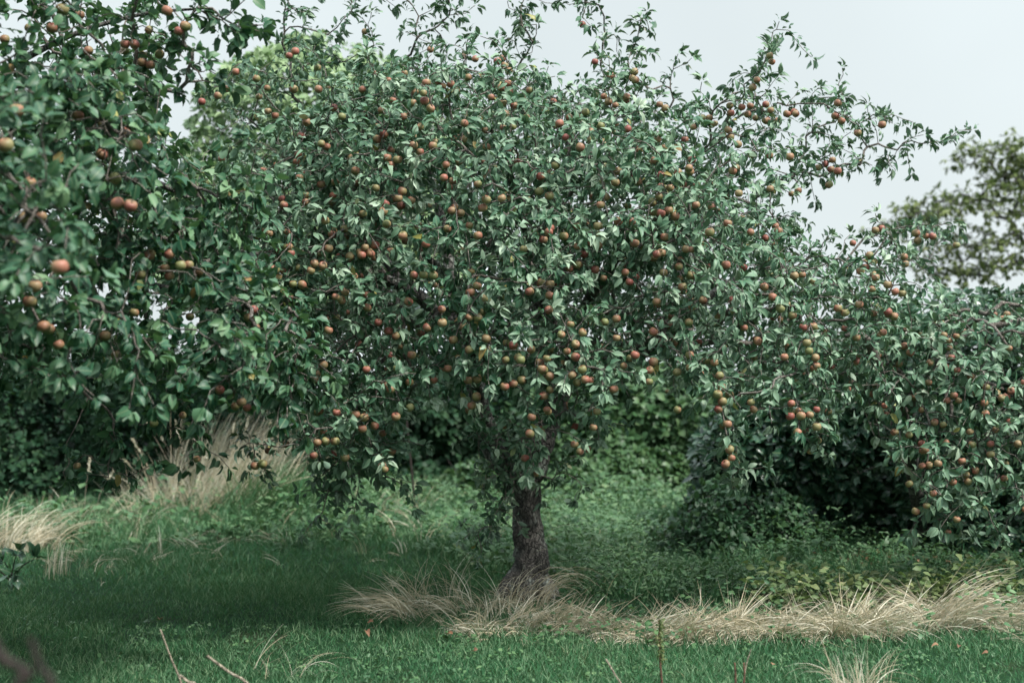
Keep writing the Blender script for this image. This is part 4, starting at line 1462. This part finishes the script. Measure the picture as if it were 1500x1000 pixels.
    tg += spray([(700, 690), (722, 720), (738, 745)], 5, .02, -0.12)
    tg += spray([(690, 800), (720, 770), (745, 745)], 8, .03, -0.2)
    tg += spray([(838, 690), (850, 730)], 4, .03, -0.1)
    tg = np.array(tg)

    def droop(B):
        h = (B[2] - 1.2) / 2.4
        return 0.95 - 1.1 * h
    sk.grow(tg, center, droop=droop, lift=0.32, klen=0.22)
    r = sk.radii(0.0021, 0.42)
    V, a, b, A = sk.wood(r, base)
    link("branches", mesh_np("branches", V, a, b, M_TWIG), root)
    P, T, K = sk.spurs(0.38, 0.036)
    # random extra apples hanging from spurs
    lo = (P[:, 2] > 0.9)
    cand = np.where(lo)[0]
    R.shuffle(cand)
    for i in cand:
        if len(apples) > n_exp + 560:
            break
        c = P[i] + np.array([R.normal(0, .012), R.normal(0, .012), -0.045])
        if min(np.linalg.norm(np.array(apples) - c, axis=1)) > 0.055:
            if (c[1] > YT - 0.5 and R.random() < 0.85) or c[0] > 1.5 and c[2] > 2.3:
                continue
            apples.append(c)
            ar.append(R.uniform(.018, .024))
    F = foliage(P, T, K, center, per=3, tip=9, L=(0.037, 0.066), ratio=0.22, kind="fine", sag=0.2, curl=0.42, fold=0.5)
    F = clear_front(F, apples[:n_exp], 0.033, 0.2)
    leaf_object("crown", F, M_LEAF, root)
    ap = np.array(apples)
    order = np.concatenate([np.argsort(ap[:n_exp, 1]), n_exp + np.argsort(ap[n_exp:, 1])])
    hang_apples(root, apples, ar, 100, order)
    print("main tree: leaves", len(F[0]), "apples", len(apples), "nodes", sk.n)


main_tree()


def right_tree():
    Y0 = 9.3
    base = W(1345, 0, Y0)
    base[1] += 1.1
    base[2] = 0
    root = thing("apple_tree", base, "low weeping apple tree at the right, its fruit hanging before the dark hedge", "apple tree", "apple trees in the orchard")
    w = lambda x, y, dy=0.0: W(x, y, Y0 + dy)
    trunk = smooth_path([(base[0] + .1, Y0 + 1.1, -0.06, .06), (*w(1345, 780, 1.0), .052), (*w(1335, 680, .6), .05), (*w(1330, 590), .045)], 6)
    solid_object("trunk", [tube(trunk, 14, 0.09)], M_BARK, root)
    limbs = [[(*w(1330, 600), .045), (*w(1300, 550, -.3), .035), (*w(1284, 530, -1.0), .03), (*w(1272, 500, -1.15), .024), (*w(1255, 489, -1.2), .018), (*w(1238, 492, -1.2), .012)],
             [(*w(1330, 600), .045), (*w(1360, 540, -.3), .03), (*w(1390, 525, -.7), .018), (*w(1420, 548, -.9), .013), (*w(1470, 570, -.9), .009)],
             [(*w(1330, 600), .045), (*w(1400, 500, 0), .03), (*w(1500, 470, 0), .022), (*w(1600, 480, 0), .012)],
             [(*w(1360, 540, -.3), .022), (*w(1420, 475, -.6), .014), (*w(1452, 476, -.8), .010), (*w(1475, 505, -.9), .007)]]
    sk = Skeleton()
    sk.add_path(smooth_path(trunk[::6], 4))
    for q in limbs:
        p = smooth_path(q, 6)
        sk.add_path(p)
        solid_object("limb", [tube(p, 10, 0.08)], M_TWIG, root)
    top = [(1200, 560), (1215, 480), (1260, 440), (1320, 432), (1380, 450), (1440, 462), (1520, 450), (1640, 460), (1720, 520), (1740, 640)]
    bottom = [(1640, 720), (1500, 735), (1440, 715), (1400, 770), (1360, 765), (1340, 730), (1290, 690), (1230, 620)]
    env = Envelope(top, bottom, Y0, 1.1, 0.6)
    center = np.array([base[0], Y0, 1.4])
    apples, ar = expand(RIGHT_APPLES, env)
    n_exp = len(apples)
    tg = [a + [R.normal(0, .01), 0.03, 0.055] for a in apples]
    tg += list(env.sample(330, 0.7, 0.25)) + list(boughs(env, center, 22, 16, 0.7))
    for _ in range(14):
        tg.append(W(R.normal(1375, 14), R.uniform(715, 765), Y0 - 0.9))
    for _ in range(10):
        tg.append(W(R.normal(1290, 30), R.uniform(555, 575), Y0 - 1.1))
    sk.grow(np.array(tg), center, droop=0.8, lift=0.3, klen=0.2)
    r = sk.radii(0.0021, 0.41)
    V, a, b, A = sk.wood(r, base)
    link("branches", mesh_np("branches", V, a, b, M_TWIG), root)
    P, T, K = sk.spurs(0.36, 0.044)
    cand = np.arange(len(P))
    R.shuffle(cand)
    for i in cand[:400]:
        if len(apples) > n_exp + 60:
            break
        c = P[i] + np.array([R.normal(0, .012), R.normal(0, .012), -0.045])
        if min(np.linalg.norm(np.array(apples) - c, axis=1)) > 0.055:
            apples.append(c)
            ar.append(R.uniform(.018, .024))
    F = foliage(P, T, K, center, per=3, tip=7, L=(0.044, 0.075), ratio=0.225, kind="fine", sag=0.2, curl=0.42, fold=0.5)
    F = clear_front(F, apples[:n_exp])
    leaf_object("crown", F, M_LEAF, root)
    ap = np.array(apples)
    order = np.concatenate([np.argsort(ap[:n_exp, 1]), n_exp + np.argsort(ap[n_exp:, 1])])
    hang_apples(root, apples, ar, 100, order)


right_tree()


def left_tree():
    Y0 = 6.6
    base = np.array([W(-300, 0, Y0)[0], Y0, 0.0])
    root = thing("apple_tree", base, "nearer apple tree with rounder leaves and larger apples, reaching in from the left", "apple tree", "apple trees in the orchard")
    w = lambda x, y, dy=0.0: W(x, y, Y0 + dy)
    trunk = smooth_path([(base[0], Y0, -0.06, .17), (base[0] + .02, Y0, .5, .14), (base[0] - .03, Y0, 1.0, .13), (base[0], Y0, 1.35, .12)], 6)
    solid_object("trunk", [tube(trunk, 16, 0.08)], M_BARK, root)
    bx = -300
    limbs = [[(*w(bx, 560), .09), (*w(-180, 430, 0), .07), (*w(-50, 330, 0), .055), (*w(90, 270, .1), .035), (*w(200, 260, .2), .02), (*w(300, 300, .3), .01)],
             [(*w(bx, 560), .08), (*w(-200, 330, .2), .055), (*w(-60, 150, .2), .03), (*w(80, 60, .1), .013), (*w(200, 20, .1), .009), (*w(300, 10, 0), .005)],
             [(*w(-180, 430, 0), .045), (*w(-60, 420, -.6), .035), (*w(20, 330, -1.2), .022), (*w(60, 300, -1.6), .012)],
             [(*w(-50, 330, 0), .04), (*w(100, 380, .2), .03), (*w(230, 420, .3), .02), (*w(330, 430, .2), .012), (*w(400, 470, .2), .007)],
             [(*w(bx, 560), .08), (*w(-420, 400, .2), .06), (*w(-560, 250, .2), .04), (*w(-680, 200, 0), .02)],
             [(*w(bx, 560), .07), (*w(-320, 350, .3), .055), (*w(-330, 150, .3), .04), (*w(-340, -100, .2), .02)],
             [(*w(-200, 330, .2), .04), (*w(-120, 250, .9), .03), (*w(0, 200, 1.5), .015)]]
    sk = Skeleton()
    sk.add_path(smooth_path(trunk[::6], 4))
    for q in limbs:
        p = smooth_path(q, 6)
        sk.add_path(p)
        solid_object("limb", [tube(p, 10, 0.08)], M_BARK, root)
    top = [(-760, 500), (-820, 200), (-700, -150), (-400, -300), (-100, -260), (120, -160), (300, -60), (345, 20), (300, 50), (240, 80), (235, 140), (290, 210), (300, 290), (350, 330), (400, 390), (430, 450), (440, 530), (430, 600)]
    bottom = [(380, 590), (330, 545), (300, 580), (240, 555), (180, 580), (120, 560), (60, 550), (-60, 560), (-300, 580), (-560, 620)]
    env = Envelope(top, bottom, Y0, 1.5, 1.3)
    center = np.array([base[0], Y0, 1.7])
    apples, ar = [], []
    for px, py, rp, Y in LEFT_APPLES:
        apples.append(W(px, py, Y))
        ar.append(rp / FPX * Y * 0.92)
    n_exp = len(apples)
    tg = [a + [R.normal(0, .01), 0.03, 0.06] for a in apples]
    S = np.concatenate([env.sample(1500, 0.62, 0.3), env.sample(1500, 0.5, 0.9)])
    # the top left is thin: sky shows between the leaves
    pxs = 750 + S[:, 0] / S[:, 1] * FPX
    pys = HOR - (S[:, 2] - CAMZ) / S[:, 1] * FPX
    thin = ((pys < 115) & (R.random(len(S)) < 0.5)) | (((pys > 575) & (pxs > 200)) | (pys > 690))
    thin |= (pxs > 235) & (pys < 230)
    tg += list(S[~thin])
    B_ = boughs(env, center, 50, 16, 0.8)
    pb_ = HOR - (B_[:, 2] - CAMZ) / B_[:, 1] * FPX
    pc_ = 750 + B_[:, 0] / B_[:, 1] * FPX
    tg += list(B_[~(((pb_ < 115) & (R.random(len(B_)) < 0.4)) | ((pb_ > 575) & (pc_ > 200)) | ((pc_ > 235) & (pb_ < 230)) | (pb_ > 690))])

    def spray(pts, n, j, Y):
        pts = [W(x, y, Y) for x, y in pts]
        res = []
        for i in range(n):
            t = (i + R.random()) / n * (len(pts) - 1)
            k = min(int(t), len(pts) - 2)
            f = t - k
            res.append(pts[k] * (1 - f) + pts[k + 1] * f + R.normal(0, j, 3))
        return res
    # boughs hanging towards the camera at the far left
    tg += spray([(-30, 150), (20, 180), (60, 250), (90, 330), (90, 385)], 18, .04, 4.7)
    tg += spray([(-60, 180), (0, 230), (30, 300), (40, 420)], 26, .07, 5.0)
    tg += spray([(0, 120), (90, 110), (140, 160), (175, 240)], 26, .05, 5.6)
    tg += spray([(100, 100), (170, 110), (200, 170), (200, 220)], 16, .05, 5.8)
    tg += spray([(200, 20), (290, 15), (340, 30), (362, 45)], 16, .035, 6.2)
    tg += spray([(250, 60), (290, 90), (290, 130)], 10, .04, 6.2)
    tg += spray([(290, 330), (340, 280), (372, 240), (378, 200)], 10, .025, 6.3)
    tg += spray([(300, 290), (350, 290), (350, 330)], 8, .03, 6.3)
    tg += spray([(380, 480), (430, 530), (450, 560)], 10, .04, 6.4)
    tg += spray([(420, 480), (440, 560), (430, 610)], 10, .035, 6.4)
    tg += spray([(130, 560), (150, 640), (130, 690)], 10, .06, 6.8)
    tg += spray([(170, 600), (185, 710)], 5, .03, 6.8)
    tg += spray([(280, 600), (290, 680)], 8, .04, 6.8)
    tg += spray([(230, 590), (240, 640)], 8, .05, 6.8)
    sk.grow(np.array(tg), center, droop=lambda B: 0.75 - 0.5 * max(0, (B[2] - 2.0)), lift=0.3, klen=0.2)
    r = sk.radii(0.0021, 0.42)
    V, a, b, A = sk.wood(r, base)
    link("branches", mesh_np("branches", V, a, b, M_TWIG), root)
    P, T, K = sk.spurs(0.32, 0.044)
    F = foliage(P, T, K, center, per=3, tip=7, L=(0.040, 0.068), ratio=0.30, kind="round", sag=0.2, curl=0.32, fold=0.4)
    F = clear_front(F, apples[:n_exp], 0.04, 0.7)
    leaf_object("crown", F, M_LEAF_NEAR, root)
    hang_apples(root, apples, ar, 100, np.argsort(np.array(apples)[:, 1]))
    print("left tree leaves", len(F[0]))


left_tree()
